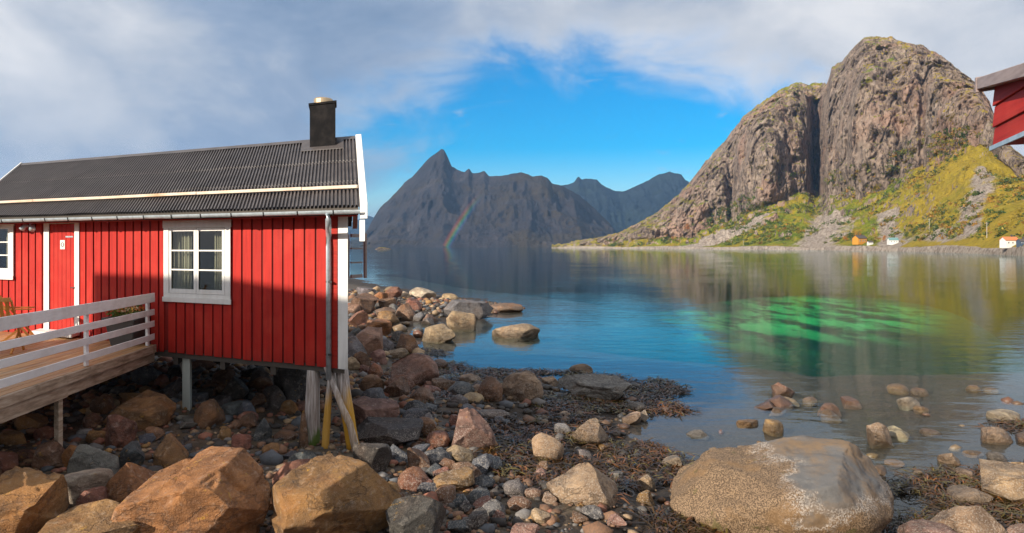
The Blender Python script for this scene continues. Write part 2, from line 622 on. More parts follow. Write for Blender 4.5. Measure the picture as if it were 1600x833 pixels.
def f_water(n_, out):
    p = pos(n_)
    w1 = n_.noise(n_.map(p, (0.55, 1.5, 1), rot=(0, 0, 0.15)), 1.0, 3, 0.5, 0.3)
    w2 = n_.noise(n_.map(p, (2.4, 5.5, 1), rot=(0, 0, -0.2)), 1.0, 3, 0.55, 0.2)
    w3 = n_.noise(n_.map(p, (0.05, 0.12, 1), rot=(0, 0, 0.3)), 1.0, 2, 0.5)
    amp = n_.m('MULTIPLY_ADD', n_.smooth(n_.noise(n_.map(p, (0.020, 0.035, 1)), 1.0, 3, 0.5), 0.38, 0.62), 0.8, 0.35)
    h = n_.m('MULTIPLY', n_.m('ADD', n_.m('MULTIPLY', w1, 0.034), n_.m('MULTIPLY', w2, 0.0065)), amp)
    h = n_.m('ADD', h, n_.m('MULTIPLY', w3, 0.06))
    bp = n_.n('Bump')
    bp.inputs['Strength'].default_value = 1.0
    bp.inputs['Distance'].default_value = 0.55
    n_.put(bp.inputs['Height'], h)
    fr = n_.n('Fresnel')
    fr.inputs[0].default_value = 1.22
    n_.t.links.new(bp.outputs[0], fr.inputs['Normal'])
    g = n_.n('BsdfGlossy')
    g.inputs['Roughness'].default_value = 0.03
    g.inputs['Color'].default_value = (0.86, 0.95, 1.0, 1)
    n_.t.links.new(bp.outputs[0], g.inputs['Normal'])
    t = n_.n('BsdfTransparent')
    t.inputs[0].default_value = (0.97, 0.99, 0.99, 1)
    mx = n_.n('MixShader')
    front = n_.m('SUBTRACT', 1.0, n_.n('NewGeometry').outputs['Backfacing'])
    n_.t.links.new(n_.m('MULTIPLY', fr.outputs[0], front), mx.inputs[0])
    n_.t.links.new(t.outputs[0], mx.inputs[1])
    n_.t.links.new(g.outputs[0], mx.inputs[2])
    n_.t.links.new(mx.outputs[0], out.inputs[0])
    ab = n_.n('VolumeAbsorption')
    ab.inputs['Color'].default_value = (0.04, 0.93, 0.80, 1)
    ab.inputs['Density'].default_value = 0.19
    n_.t.links.new(ab.outputs[0], out.inputs['Volume'])


mat('water', f_water)


def f_cliff(n_, out):
    p = pos(n_)
    grass = n_.n('Attribute', attribute_name='grass').outputs['Fac']
    scree = n_.n('Attribute', attribute_name='scree').outputs['Fac']
    st = n_.noise(n_.map(p, (0.05, 0.05, 0.017), rot=(0, 0.10, 0)), 1.0, 9, 0.70, 0.9)
    st2 = n_.noise(n_.map(p, (0.17, 0.17, 0.055), rot=(0, -0.22, 0)), 1.0, 7, 0.75, 0.8)
    big = n_.noise(n_.map(p, (0.011, 0.011, 0.008)), 1.0, 5, 0.6, 0.6)
    fine = n_.noise(p, 0.35, 7, 0.72)
    c = n_.ramp(st, [(0.32, (0.060, 0.045, 0.038)), (0.42, (0.23, 0.172, 0.135)), (0.56, (0.38, 0.290, 0.225)), (0.72, (0.50, 0.41, 0.335))])
    c = n_.mix(n_.m('MULTIPLY', n_.smooth(big, 0.50, 0.66), 0.6), c, (0.44, 0.26, 0.185))
    c = n_.mix(n_.m('MULTIPLY', n_.smooth(st2, 0.54, 0.70), 0.55), c, (0.42, 0.36, 0.33))
    c = n_.mix(n_.m('MULTIPLY', n_.smooth(st2, 0.46, 0.34), 0.85), c, (0.045, 0.037, 0.034))
    gcol = n_.ramp(n_.noise(p, 0.030, 6, 0.7), [(0.34, (0.10, 0.16, 0.012)), (0.47, (0.23, 0.25, 0.020)), (0.60, (0.40, 0.29, 0.026)), (0.74, (0.40, 0.18, 0.025))])
    jn = n_.noise(n_.map(p, (0.075, 0.075, 0.020), rot=(0, 0.16, 0)), 1.0, 6, 0.6, 0.5)
    joint = n_.smooth(n_.m('ABSOLUTE', n_.m('SUBTRACT', jn, 0.5)), 0.022, 0.004)
    c = n_.mix(n_.m('MULTIPLY', joint, 0.8), c, (0.04, 0.032, 0.028))
    gold = n_.n('Attribute', attribute_name='gold').outputs['Fac']
    gcol = n_.mix(n_.m('MULTIPLY', n_.smooth(n_.m('ADD', gold, n_.m('MULTIPLY', n_.m('SUBTRACT', n_.noise(p, 0.02, 6, 0.7), 0.5), 1.6)), 0.35, 0.75), 0.8), gcol, (0.46, 0.32, 0.035))
    gcol = n_.mix(n_.m('MULTIPLY', n_.smooth(fine, 0.5, 0.66), 0.55), gcol, (0.055, 0.065, 0.012))
    scol = n_.mix(n_.smooth(fine, 0.42, 0.62), (0.50, 0.42, 0.35), (0.26, 0.205, 0.165))
    gm = n_.smooth(n_.m('ADD', grass, n_.m('MULTIPLY', n_.m('SUBTRACT', n_.noise(p, 0.075, 7, 0.75), 0.5), 1.7)), 0.42, 0.56)
    c = n_.mix(gm, c, gcol)
    sm = n_.smooth(n_.m('ADD', scree, n_.m('MULTIPLY', n_.m('SUBTRACT', n_.noise(p, 0.05, 5, 0.7), 0.5), 0.9)), 0.45, 0.62)
    c = n_.mix(sm, c, scol)
    h = n_.m('SUBTRACT', n_.m('ADD', n_.m('MULTIPLY', fine, 0.8), n_.m('MULTIPLY', st2, 1.4)), n_.m('MULTIPLY', joint, 0.5))
    principled(n_, out, c, 0.9, h, 0.9, 4.0, spec=0.15)


mat('cliff', f_cliff)


def f_far(rock, heath, pale):
    def f(n_, out):
        p = pos(n_)
        st = n_.noise(n_.map(p, (0.010, 0.010, 0.003), rot=(0, 0.2, 0)), 1.0, 8, 0.66, 0.5)
        big = n_.noise(n_.map(p, (0.0028, 0.0028, 0.006)), 1.0, 6, 0.62, 0.8)
        c = n_.mix(n_.smooth(st, 0.38, 0.66), tuple(x * 0.55 for x in rock), rock)
        c = n_.mix(n_.smooth(big, 0.48, 0.62), c, heath)
        c = n_.mix(n_.m('MULTIPLY', n_.smooth(st, 0.58, 0.72), 0.6), c, pale)
        principled(n_, out, c, 0.95, st, 1.0, 25.0, spec=0.1)
    return f


mat('far_rock', f_far((0.042, 0.036, 0.037), (0.040, 0.030, 0.017), (0.080, 0.070, 0.070)))  # dark rock and heath, with the cloud shade put into the colours
mat('ridge_rock', f_far((0.016, 0.024, 0.028), (0.015, 0.022, 0.018), (0.028, 0.036, 0.038)))  # darker again: cloud shade and the blue of haze put into the rock colour

# ------------------------------------------------------------------ shore ground and sea bed
def at_water(px, py):
    Y = EYE * F / (py - HZ)
    return ((px - 800) / F * Y, Y)


SHORE = [(-40, 120)] + [at_water(*q) for q in [
    (548, 433), (600, 447), (650, 455), (720, 464), (775, 472), (815, 482), (765, 492), (705, 502), (655, 500), (612, 503), (592, 522),
    (618, 546), (655, 566), (690, 592), (760, 592), (870, 594), (985, 604), (1000, 640), (985, 680), (1020, 716),
    (1110, 722), (1210, 728), (1290, 820), (1400, 850), (1490, 830), (1560, 790), (1620, 740), (1720, 660)]] + [(30, 16), (30, -14), (-40, -14)]
SHORE = np.array(SHORE)


def shore_sd(x, y):
    """signed distance to the waterline, positive on land"""
    x = np.asarray(x, float)
    y = np.asarray(y, float)
    best = np.full(x.shape, 1e9)
    inside = np.zeros(x.shape, bool)
    n = len(SHORE)
    for i in range(n):
        ax, ay = SHORE[i]
        bx, by = SHORE[(i + 1) % n]
        ex, ey = bx - ax, by - ay
        t = np.clip(((x - ax) * ex + (y - ay) * ey) / (ex * ex + ey * ey), 0, 1)
        d = np.hypot(x - ax - t * ex, y - ay - t * ey)
        best = np.minimum(best, d)
        cr = ((ay > y) != (by > y)) & (x < (bx - ax) * (y - ay) / (by - ay + 1e-12) + ax)
        inside ^= cr
    return np.where(inside, best, -best)


def sand_bank(x, y, wide=False):
    u, v = (x - 24.0 - (y - 53) * 0.44) / 11.0, (y - 53.0) / 22.0
    if wide:
        return 1 - sstep(np.hypot(u / 1.35, v / 1.25), 0.75, 1.15)
    n_ = fbm(np.stack([x * 0.16, y * 0.07, x * 0 + 2.2], -1), 4)
    return 1 - sstep(np.hypot(u, v) + 0.45 * n_, 0.40, 1.05)


def ground(x, y):
    x = np.asarray(x, float)
    y = np.asarray(y, float)
    s = shore_sd(x, y)
    land = 0.03 * s + 0.105 * np.clip(s - 1.2, 0, None)
    land = 1.7 * (1 - np.exp(-land / 1.7))
    land = land + 0.75 * np.exp(-((x + 6.5) / 3.0) ** 2 - ((y - 24) / 9.0) ** 2)
    d = -s
    sea = -(0.036 * d + 0.16 * np.clip(d - 7, 0, None))
    sea = np.maximum(sea, -7.5)
    sb = sand_bank(x, y, True)
    sea = sea * (1 - sb) + sb * -1.45
    g = np.where(s > 0, land, sea)
    P = np.stack([x * 0.55, y * 0.55, x * 0 + 3.3], -1)
    return g + 0.10 * fbm(P, 4) * np.clip(np.abs(s) * 0.8 + 0.2, 0, 1)


def hit_ground(px, py, lift=0.0):
    """where the line of sight through a photo pixel meets the shore"""
    dx_, dz_ = (px - 800) / F, (HZ - py) / F
    Y = np.linspace(5.0, 90.0, 3400)
    g = ground(dx_ * Y, Y) + lift
    z = EYE + dz_ * Y
    k = np.argmax(z <= g)
    return dx_ * Y[k], Y[k], g[k] - lift


gx = np.linspace(-30, 46, 390)
gy = np.concatenate([np.linspace(-12, 5, 30)[:-1], 5 + (np.linspace(0, 1, 330) ** 1.7) * 115])
GX, GY = np.meshgrid(gx, gy)
GZ = ground(GX, GY)
GZ += 0.035 * fbm(np.stack([GX * 3.1, GY * 3.1, GX * 0], -1), 3)
V = np.stack([GX, GY, GZ], -1).reshape(-1, 3)
nr, nc = GX.shape
I = np.arange(nr * nc).reshape(nr, nc)
FC = np.stack([I[:-1, :-1], I[:-1, 1:], I[1:, 1:], I[1:, :-1]], -1).reshape(-1, 4)
me = np_mesh('shore_ground', V, FC, True)
at_ = me.attributes.new('sand', 'FLOAT', 'POINT')
at_.data.foreach_set('value', sand_bank(V[:, 0], V[:, 1]).astype(np.float32))
tag(link('shore_ground', me, MATS['shore']), kind='structure')
# deep sea bed beyond
mb = MB()
mb.quad((-9000, -400, -8.0), (9000, -400, -8.0), (9000, 14000, -8.0), (-9000, 14000, -8.0))
tag(mb.build('sea_bed', MATS['shore']), kind='structure')
mb = MB()
mb.box(-8990, 8990, -390, 13990, -9.0, 0.0)
tag(mb.build('fjord_water', MATS['water']), kind='structure')


# ------------------------------------------------------------------ mountains
def interp(tab, x):
    a = np.array(tab, float)
    return np.interp(x, a[:, 0], a[:, 1])


def mountain_mesh(name, cols, rows, prof, material, disp, attrs=None):
    """grid over bearing (columns) and distance (rows); prof -> Y, Z arrays (rows x cols)"""
    Y, Z = prof(cols, rows)
    X = (cols[None, :] - 800) / F * Y
    P = np.stack([X, Y, Z], -1)
    P = disp(P, cols, rows)
    nr, nc = P.shape[:2]
    I = np.arange(nr * nc).reshape(nr, nc)
    FC = np.stack([I[:-1, :-1], I[:-1, 1:], I[1:, 1:], I[1:, :-1]], -1).reshape(-1, 4)
    me = np_mesh(name, P.reshape(-1, 3), FC, True)
    if attrs:
        du = np.gradient(P, axis=1)
        dv = np.gradient(P, axis=0)
        nrm = np.cross(du, dv)
        nrm /= np.linalg.norm(nrm, axis=-1, keepdims=True) + 1e-9
        for k, arr in attrs(P, nrm, cols, rows).items():
            a_ = me.attributes.new(k, 'FLOAT', 'POINT')
            a_.data.foreach_set('value', arr.astype(np.float32).ravel())
    return P, tag(link(name, me, material), kind='structure')


# -- the sunlit cliff mountain on the right
TOP = [(862, 385.5), (870, 384), (900, 378), (960, 366), (1000, 350), (1030, 330), (1065, 300), (1078, 284), (1100, 256), (1130, 224), (1160, 184), (1195, 159), (1220, 141),
       (1245, 131), (1262, 135), (1272, 131), (1285, 131), (1292, 132), (1299, 108), (1315, 98), (1335, 72), (1350, 60), (1370, 57), (1400, 63), (1440, 75), (1470, 90),
       (1500, 117), (1530, 142), (1545, 166), (1553, 187), (1568, 228), (1600, 252), (1650, 292), (1750, 340), (1900, 372), (2100, 382)]
FOOT = [(862, 386), (960, 377), (1000, 374), (1060, 376), (1090, 366), (1130, 345), (1175, 334), (1200, 323), (1250, 302), (1268, 298), (1320, 312), (1345, 314), (1390, 290),
        (1430, 262), (1480, 240), (1510, 226), (1545, 236), (1570, 262), (1600, 282), (1650, 312), (1750, 352), (1900, 378), (2100, 384)]
YS = [(862, 1500), (1000, 1120), (1100, 930), (1200, 790), (1350, 590), (1480, 420), (1600, 270), (1700, 225), (1900, 190), (2100, 180)]
YT = [(862, 1530), (1000, 1260), (1100, 1250), (1200, 1220), (1262, 1215), (1284, 1210), (1296, 1130), (1350, 1040), (1450, 930), (1550, 800), (1600, 700), (1700, 560), (1900, 420), (2100, 380)]


def cliff_prof(c, r):
    ys, yt = interp(YS, c), interp(YT, c)
    zt = (HZ - interp(TOP, c)) / F * yt + EYE
    yf = ys + (yt - ys) * 0.62
    # buttresses and the dark gully between shoulder and main face
    off = -70 * np.exp(-((c - 1195) / 38.0) ** 2) + 95 * np.exp(-((c - 1274) / 11.0) ** 2) - 45 * np.exp(-((c - 1345) / 40.0) ** 2) \
        + 35 * np.exp(-((c - 1143) / 9.0) ** 2) + 18 * np.exp(-((c - 1442) / 7.0) ** 2)
    yf = yf + off * 0.8
    zf = (HZ - interp(FOOT, c)) / F * yf + EYE
    bank = 3.6 + 0.8 * np.sin(c / 23.0)
    bank = np.minimum(bank, np.maximum(zf * 0.6, 1.0))
    Y = np.zeros((len(r), len(c)))
    Z = np.zeros_like(Y)
    for i, v in enumerate(r):
        if v < 0.05:
            t = v / 0.05
            Y[i] = ys - 6 + 12 * t
            Z[i] = -4 + (bank + 4) * min(1, t * 1.25)
        elif v < 0.38:
            t = (v - 0.05) / 0.33
            Y[i] = ys + 6 + (yf - ys - 6) * t
            Z[i] = bank + (zf - bank) * (t ** 1.25)
        elif v < 0.88:
            t = (v - 0.38) / 0.50
            Y[i] = yf + (yt - yf) * t ** 3.0 + off * 0.5 * np.sin(math.pi * min(t, 1)) * (t < 0.8)
            Z[i] = zf + (zt - zf) * t
        else:
            t = (v - 0.88) / 0.12
            Y[i] = yt + 420 * t
            Z[i] = zt * (1 - 0.75 * t ** 1.4)
    return Y, Z


def cliff_zones(c, r):
    v = r[:, None] + 0 * c[None, :]
    cl = sstep(v, 0.34, 0.42) * (1 - 0.5 * sstep(v, 0.84, 0.9))
    return v, cl


def cliff_disp(P, c, r):
    v, cl = cliff_zones(c, r)
    X, Y, Z = P[..., 0], P[..., 1], P[..., 2]
    land = sstep(v, 0.055, 0.15)
    q = np.stack([X / 70, Y / 90, Z / 150], -1)
    butt = fbm(q, 4, 0.55, ridged=True)
    q = np.stack([X / 22 + Z / 60, Y / 40, Z / 48], -1)
    crk = fbm(q, 5, 0.58, ridged=True)
    q = np.stack([X / 9, Y / 14, Z / 8], -1)
    fin = fbm(q, 4, 0.6)
    led = fbm(np.stack([X / 45, Y / 60, Z / 13 + X / 60], -1), 3, 0.5)
    grv = sstep(fbm(np.stack([X / 34 + Z / 90 + 0.35 * vnoise(np.stack([X / 25, Y / 25, Z / 25], -1)), Y / 60, Z / 130], -1), 4, 0.55, ridged=True), 0.45, 0.9)
    grv2 = sstep(fbm(np.stack([X / 13 - Z / 40 + 0.4 * vnoise(np.stack([X / 12, Y / 12, Z / 12 + 4], -1)), Y / 26, Z / 34 + 9], -1), 3, 0.5, ridged=True), 0.45, 0.92)
    bq = fbm(np.stack([X / 20, Y / 30, Z / 26 + 3], -1), 4, 0.5) * 6
    blk = (np.floor(bq) + sstep(bq - np.floor(bq), 0.75, 1.0)) * 3.0      # broken blocks
    topfade = 1 - 0.6 * sstep(v, 0.80, 0.88)
    scale = np.clip((Y - 150) / 700, 0.25, 1.0)
    d = cl * (butt * 17 + crk * 5 + fin * 2.6 + led * 5 - grv * 12 - grv2 * 6 + blk) * topfade
    t = (1 - cl) * land * (fbm(np.stack([X / 50, Y / 50, Z / 50], -1), 5, 0.62) * 10 + fin * 3.2 + 5.0 * sstep(fbm(np.stack([X / 24, Y / 24, Z / 24], -1), 3, 0.55), 0.12, 0.30))
    zup = (cl * (fin * 2.5 + crk * 3.0 * sstep(v, 0.8, 0.9)) + t * 1.1) * scale
    P[..., 1] = Y - d * scale
    P[..., 0] = X - d * scale * (X / np.maximum(Y, 1)) + cl * fin * 1.5 * scale
    bk = (1 - sstep(v, 0.05, 0.07)) * sstep(v, 0.01, 0.03)
    P[..., 2] = Z + zup + bk * fbm(np.stack([X / 3, Y / 3, Z / 2], -1), 3) * 1.0
    return P


def cliff_attr(P, n, c, r):
    v, cl = cliff_zones(c, r)
    X, Y, Z = P[..., 0], P[..., 1], P[..., 2]
    nz = np.abs(n[..., 2])
    cc = c[None, :] + 0 * v
    # vegetation: talus, ledges and the shallow top
    g = (1 - cl) * (0.74 - 0.50 * sstep(nz, 0.72, 0.45)) + cl * sstep(nz, 0.45, 0.80) * 0.50
    g = g - 0.10 * (cl * (1 - sstep(nz, 0.2, 0.4)))
    g += 0.30 * sstep(cc, 1395, 1520) * sstep(v, 0.62, 0.30)
    g += 0.12 * np.exp(-((cc - 1262) / 18.0) ** 2) * cl
    g -= 0.55 * (v < 0.052)
    # scree fans and pale slabs
    s = np.zeros_like(v)
    tal = (1 - sstep(v, 0.30, 0.40))
    s += 0.80 * np.exp(-((cc - (1075 + (v - 0.06) * 480)) / 30.0) ** 2) * tal * (v < 0.32)
    s += 0.72 * np.exp(-((cc - (1275 + (v - 0.05) * 160)) / 55.0) ** 2) * tal * (v < 0.25)
    s += 0.66 * np.exp(-((cc - 1390) / 26.0) ** 2) * tal * (v < 0.24)
    s += 0.62 * np.exp(-((cc - (1500 + (v - 0.05) * 180)) / 26.0) ** 2) * sstep(v, 0.08, 0.14) * (v < 0.30)
    s += 0.60 * np.exp(-((cc - 1470) / 70.0) ** 2 - ((v - 0.09) / 0.035) ** 2)
    s += 0.10 * sstep(cc, 1400, 1500) * tal
    s = np.maximum(s, 0.85 * (v < 0.056))
    s = s * np.clip(0.4 + 0.6 * tal + (v < 0.06), 0, 1)
    gold = 0.15 + 0.6 * sstep(cc, 1320, 1460) + 0.35 * sstep(cc, 1120, 960)
    return {'grass': g, 'scree': s, 'gold': gold}


cols = np.concatenate([np.linspace(862, 1040, 110)[:-1], np.linspace(1040, 1610, 520)[:-1], np.linspace(1610, 2100, 60)])
rows = np.concatenate([np.linspace(0, 0.056, 10)[:-1], np.linspace(0.056, 0.38, 90)[:-1], np.linspace(0.38, 0.88, 190)[:-1], np.linspace(0.88, 1.0, 16)])
CLIFF, _ = mountain_mesh('cliff_mountain', cols, rows, cliff_prof, MATS['cliff'], cliff_disp, cliff_attr)


# -- peak across the fjord and ridges behind; dark rock colour also holds cloud shade
def far_mountain(name, top, y0, y1, material, amp, seed, c0, c1, ncol, nrow=110):
    def prof(c, r):
        yt = y1 + 120 * np.sin(c / 60.0 + seed)
        zt = (HZ - interp(top, c)) / F * yt + EYE
        Y = np.zeros((len(r), len(c)))
        Z = np.zeros_like(Y)
        for i, v in enumerate(r):
            if v < 0.85:
                t = v / 0.85
                Y[i] = y0 + (yt - y0) * t
                Z[i] = -20 + (zt + 20) * (0.35 * t + 0.65 * t ** 1.9)
            else:
                t = (v - 0.85) / 0.15
                Y[i] = yt + 700 * t
                Z[i] = zt * (1 - 0.7 * t)
        return Y, Z

    def disp(P, c, r):
        X, Y, Z = P[..., 0], P[..., 1], P[..., 2]
        f = sstep(r[:, None] + 0 * c[None, :], 0.0, 0.25)
        top_ = 1 - 0.75 * sstep(r[:, None] + 0 * c[None, :], 0.70, 0.85)
        q = np.stack([X / 210 + seed, Y / 420, Z / 500], -1)
        a = fbm(q, 6, 0.55, ridged=True)
        b = fbm(np.stack([X / 60 + seed, Y / 80, Z / 90], -1), 4, 0.55)
        P[..., 1] = Y - f * a * amp * 2.2 * top_
        P[..., 2] = Z + f * (a * amp * 0.42 * top_ + b * amp * 0.16)
        return P
    cols_ = np.linspace(c0, c1, ncol)
    rows_ = np.linspace(0, 1, nrow)
    return mountain_mesh(name, cols_, rows_, prof, material, disp)


FAR1 = [(470, 384), (540, 380), (560, 374), (575, 360), (595, 325), (620, 300), (632, 284), (645, 275), (655, 264), (665, 252), (678, 240), (690, 232), (694, 234), (700, 246), (706, 261),
        (718, 267), (726, 270), (733, 264), (738, 271), (748, 269), (757, 267), (764, 275), (780, 274), (800, 270), (815, 270), (832, 276), (846, 274), (855, 278), (862, 287),
        (880, 292), (905, 306), (930, 327), (950, 347), (962, 362), (975, 378), (1000, 386)]
FAR2 = [(830, 330), (855, 296), (868, 290), (885, 288), (897, 284), (903, 276), (908, 280), (932, 280), (940, 289), (958, 297), (972, 299), (990, 292), (1005, 285), (1025, 275), (1045, 268),
        (1055, 271), (1064, 272), (1070, 280), (1082, 288), (1110, 300), (1200, 330), (1300, 360)]
FAR3 = [(380, 372), (480, 356), (540, 350), (565, 341), (575, 337), (583, 339), (592, 345), (610, 360), (640, 378)]
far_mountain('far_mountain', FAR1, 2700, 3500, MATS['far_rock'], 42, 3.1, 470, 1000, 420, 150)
far_mountain('far_ridge', FAR2, 4200, 5200, MATS['ridge_rock'], 60, 8.2, 830, 1300, 300)
far_mountain('distant_ridge', FAR3, 6500, 7500, MATS['ridge_rock'], 50, 12.4, 380, 640, 120)

# -- little rocky islet in front of the far mountain
def islet():
    c = px2w(598, 388, 900)
    n = 40
    u = np.linspace(-1, 1, n)
    U, Vv = np.meshgrid(u, u)
    rr_ = np.hypot(U, Vv)
    h = (1 - rr_ ** 2) * 3.0 + fbm(np.stack([U * 3, Vv * 3, U * 0], -1), 4) * 1.3 - 0.5
    P = np.stack([c.x + U * 12.5, c.y + Vv * 20, h], -1).reshape(-1, 3)
    I = np.arange(n * n).reshape(n, n)
    FC = np.stack([I[:-1, :-1], I[:-1, 1:], I[1:, 1:], I[1:, :-1]], -1).reshape(-1, 4)
    me = np_mesh('islet', P, FC, True)
    a_ = me.attributes.new('grass', 'FLOAT', 'POINT')
    a_.data.foreach_set('value', np.clip(h.ravel() * 0.3, 0, 0.8).astype(np.float32))
    tag(link('islet', me, MATS['cliff']), kind='structure')


islet()

# ------------------------------------------------------------------ the red cabin
C0 = Vector((-2.737, 10.97, 0))
U_ = Vector((-0.9137, 0.4063, 0))     # along the front wall, to the left
V_ = Vector((-0.25, 0.968, 0))        # along the gable, to the back


def H(s, t, z):
    p = C0 + U_ * s + V_ * t
    return (p.x, p.y, z)


def s_of(px, t=0.0):
    k = (px - 800) / F
    x0, y0 = C0.x + V_.x * t, C0.y + V_.y * t
    return (k * y0 - x0) / (U_.x - k * U_.y)


def z_of(px, py, t=0.0):
    p = C0 + U_ * s_of(px, t) + V_ * t
    return EYE + (HZ - py) / F * p.y


LEN, DEP, ZB, ZT = 10.3, 5.2, 2.0, 4.62
RIDGE_T, RIDGE_Z, EAVE_T, EAVE_Z = 2.6, 6.17, -0.52, 4.60
cabin = thing('red_cabin', H(5, 2.6, 1.0), 'red wooden cabin on stilts with dark ribbed metal roof above the rocks', 'cabin')

WIN = dict(s0=s_of(360), s1=s_of(257), z0=z_of(310, 468), z1=z_of(310, 349))
WIN2 = dict(s0=s_of(22), s1=s_of(-38), z0=z_of(0, 432), z1=z_of(0, 348))
DOOR = dict(s0=s_of(124), s1=s_of(72), z0=2.17, z1=z_of(98, 345))
opens = sorted([WIN, DOOR, WIN2], key=lambda d: d['s0'])

# wall core with real openings
mb = MB()
T0, T1 = 0.0, 0.12
edge = 0.0
for d in opens:
    a, b = d['s0'] + 0.07, d['s1'] - 0.07
    mb.box(edge, a, T0, T1, ZB + 0.03, ZT + 0.12, H)
    mb.box(a, b, T0, T1, ZB + 0.03, d['z0'] + 0.06, H)
    mb.box(a, b, T0, T1, d['z1'] - 0.06, ZT + 0.12, H)
    edge = b
mb.box(edge, LEN, T0, T1, ZB + 0.03, ZT + 0.12, H)
wall = mb.build('wall', MATS['red_recess'], cabin)
# back wall, gables, floor and interior lining
mb = MB()
mb.box(0, LEN, DEP - 0.12, DEP, ZB + 0.03, ZT + 0.12, H)
for s_ in (0.0, LEN - 0.12):
    mb.box(s_ + 0.001, s_ + 0.119, 0.12, DEP - 0.12, ZB + 0.03, ZT + 0.05, H)
    a, b = s_ + 0.001, s_ + 0.119
    zt = ZT + 0.05
    mb.v += [H(a, 0.12, zt), H(b, 0.12, zt), H(b, DEP - 0.12, zt), H(a, DEP - 0.12, zt), H(a, RIDGE_T, 5.86), H(b, RIDGE_T, 5.86)]
    k = len(mb.v) - 6
    mb.f += [(k, k + 4, k + 3), (k + 1, k + 2, k + 5), (k, k + 1, k + 5, k + 4), (k + 3, k + 4, k + 5, k + 2)]
mb.build('gable_wall', MATS['dark_red_paint'], cabin)
mb = MB()
mb.box(0.13, LEN - 0.13, 0.13, DEP - 0.13, ZB + 0.02, 2.15, H)
mb.box(0.13, LEN - 0.13, 2.2, 2.28, 2.16, 4.6, H)
mb.box(0.13, LEN - 0.13, 0.13, 2.2, 4.58, 4.64, H)
mb.build('floor', MATS['interior'], cabin)
mb = MB()
mb.box(0.02, LEN - 0.02, 0.02, DEP - 0.02, ZB - 0.10, ZB + 0.018, H)
for k in range(9):
    mb.box(0.3 + k * 1.2, 0.42 + k * 1.2, 0.05, DEP - 0.05, ZB - 0.24, ZB - 0.101, H)
mb.build('floor_joist', MATS['underside'], cabin)

# board cladding, each board its own piece
rng = random.Random(4)
PITCH, BW = 0.236, 0.196
s = 0.40
k = 0
while s < LEN - 0.1:
    a, b = s, s + BW
    segs = [(ZB - 0.01 + rng.uniform(-0.012, 0.008), ZT)]
    for d in opens:
        if b > d['s0'] + 0.02 and a < d['s1'] - 0.02:
            if a < d['s0'] + 0.005: b = min(b, d['s0'] - 0.004) if d['s0'] - a > 0.06 else b
            if b > d['s1'] - 0.005 and a > d['s0']: a = max(a, d['s1'] + 0.004) if b - d['s1'] > 0.06 else a
            if b > d['s0'] + 0.01 and a < d['s1'] - 0.01:
                nz0 = d['z0'] - (0.03 if d is not DOOR else 0.0)
                segs = [(segs[0][0], nz0), (d['z1'] + 0.03, ZT)]
    for z0, z1 in segs:
        if z1 - z0 > 0.06 and b - a > 0.04:
            m_ = MB()
            th = rng.uniform(0.024, 0.030)
            m_.box(a, b, -th, -0.0005, z0, z1, H)
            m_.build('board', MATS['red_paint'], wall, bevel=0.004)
    s += PITCH
    k += 1

# white corner board and dark end board by the downpipe
mb = MB(); mb.box(-0.045, 0.155, -0.05, -0.0005, ZB - 0.02, ZT, H); mb.build('corner_board', MATS['white_paint'], cabin, bevel=0.004)
mb = MB(); mb.box(0.165, 0.30, -0.032, -0.0005, ZB - 0.02, ZT, H); mb.build('end_board', MATS['dark_red_paint'], cabin, bevel=0.004)
mb = MB(); mb.box(-0.042, -0.002, 0.002, 0.16, ZB - 0.02, ZT, H); mb.build('gable_corner_board', MATS['dark_red_paint'], cabin, bevel=0.004)
for i in range(8):
    m_ = MB(); m_.box(-0.026, -0.001, 0.30 + i * 0.62, 0.80 + i * 0.62, ZB, ZT, H)
    m_.build('board', MATS['dark_red_paint'], wall)


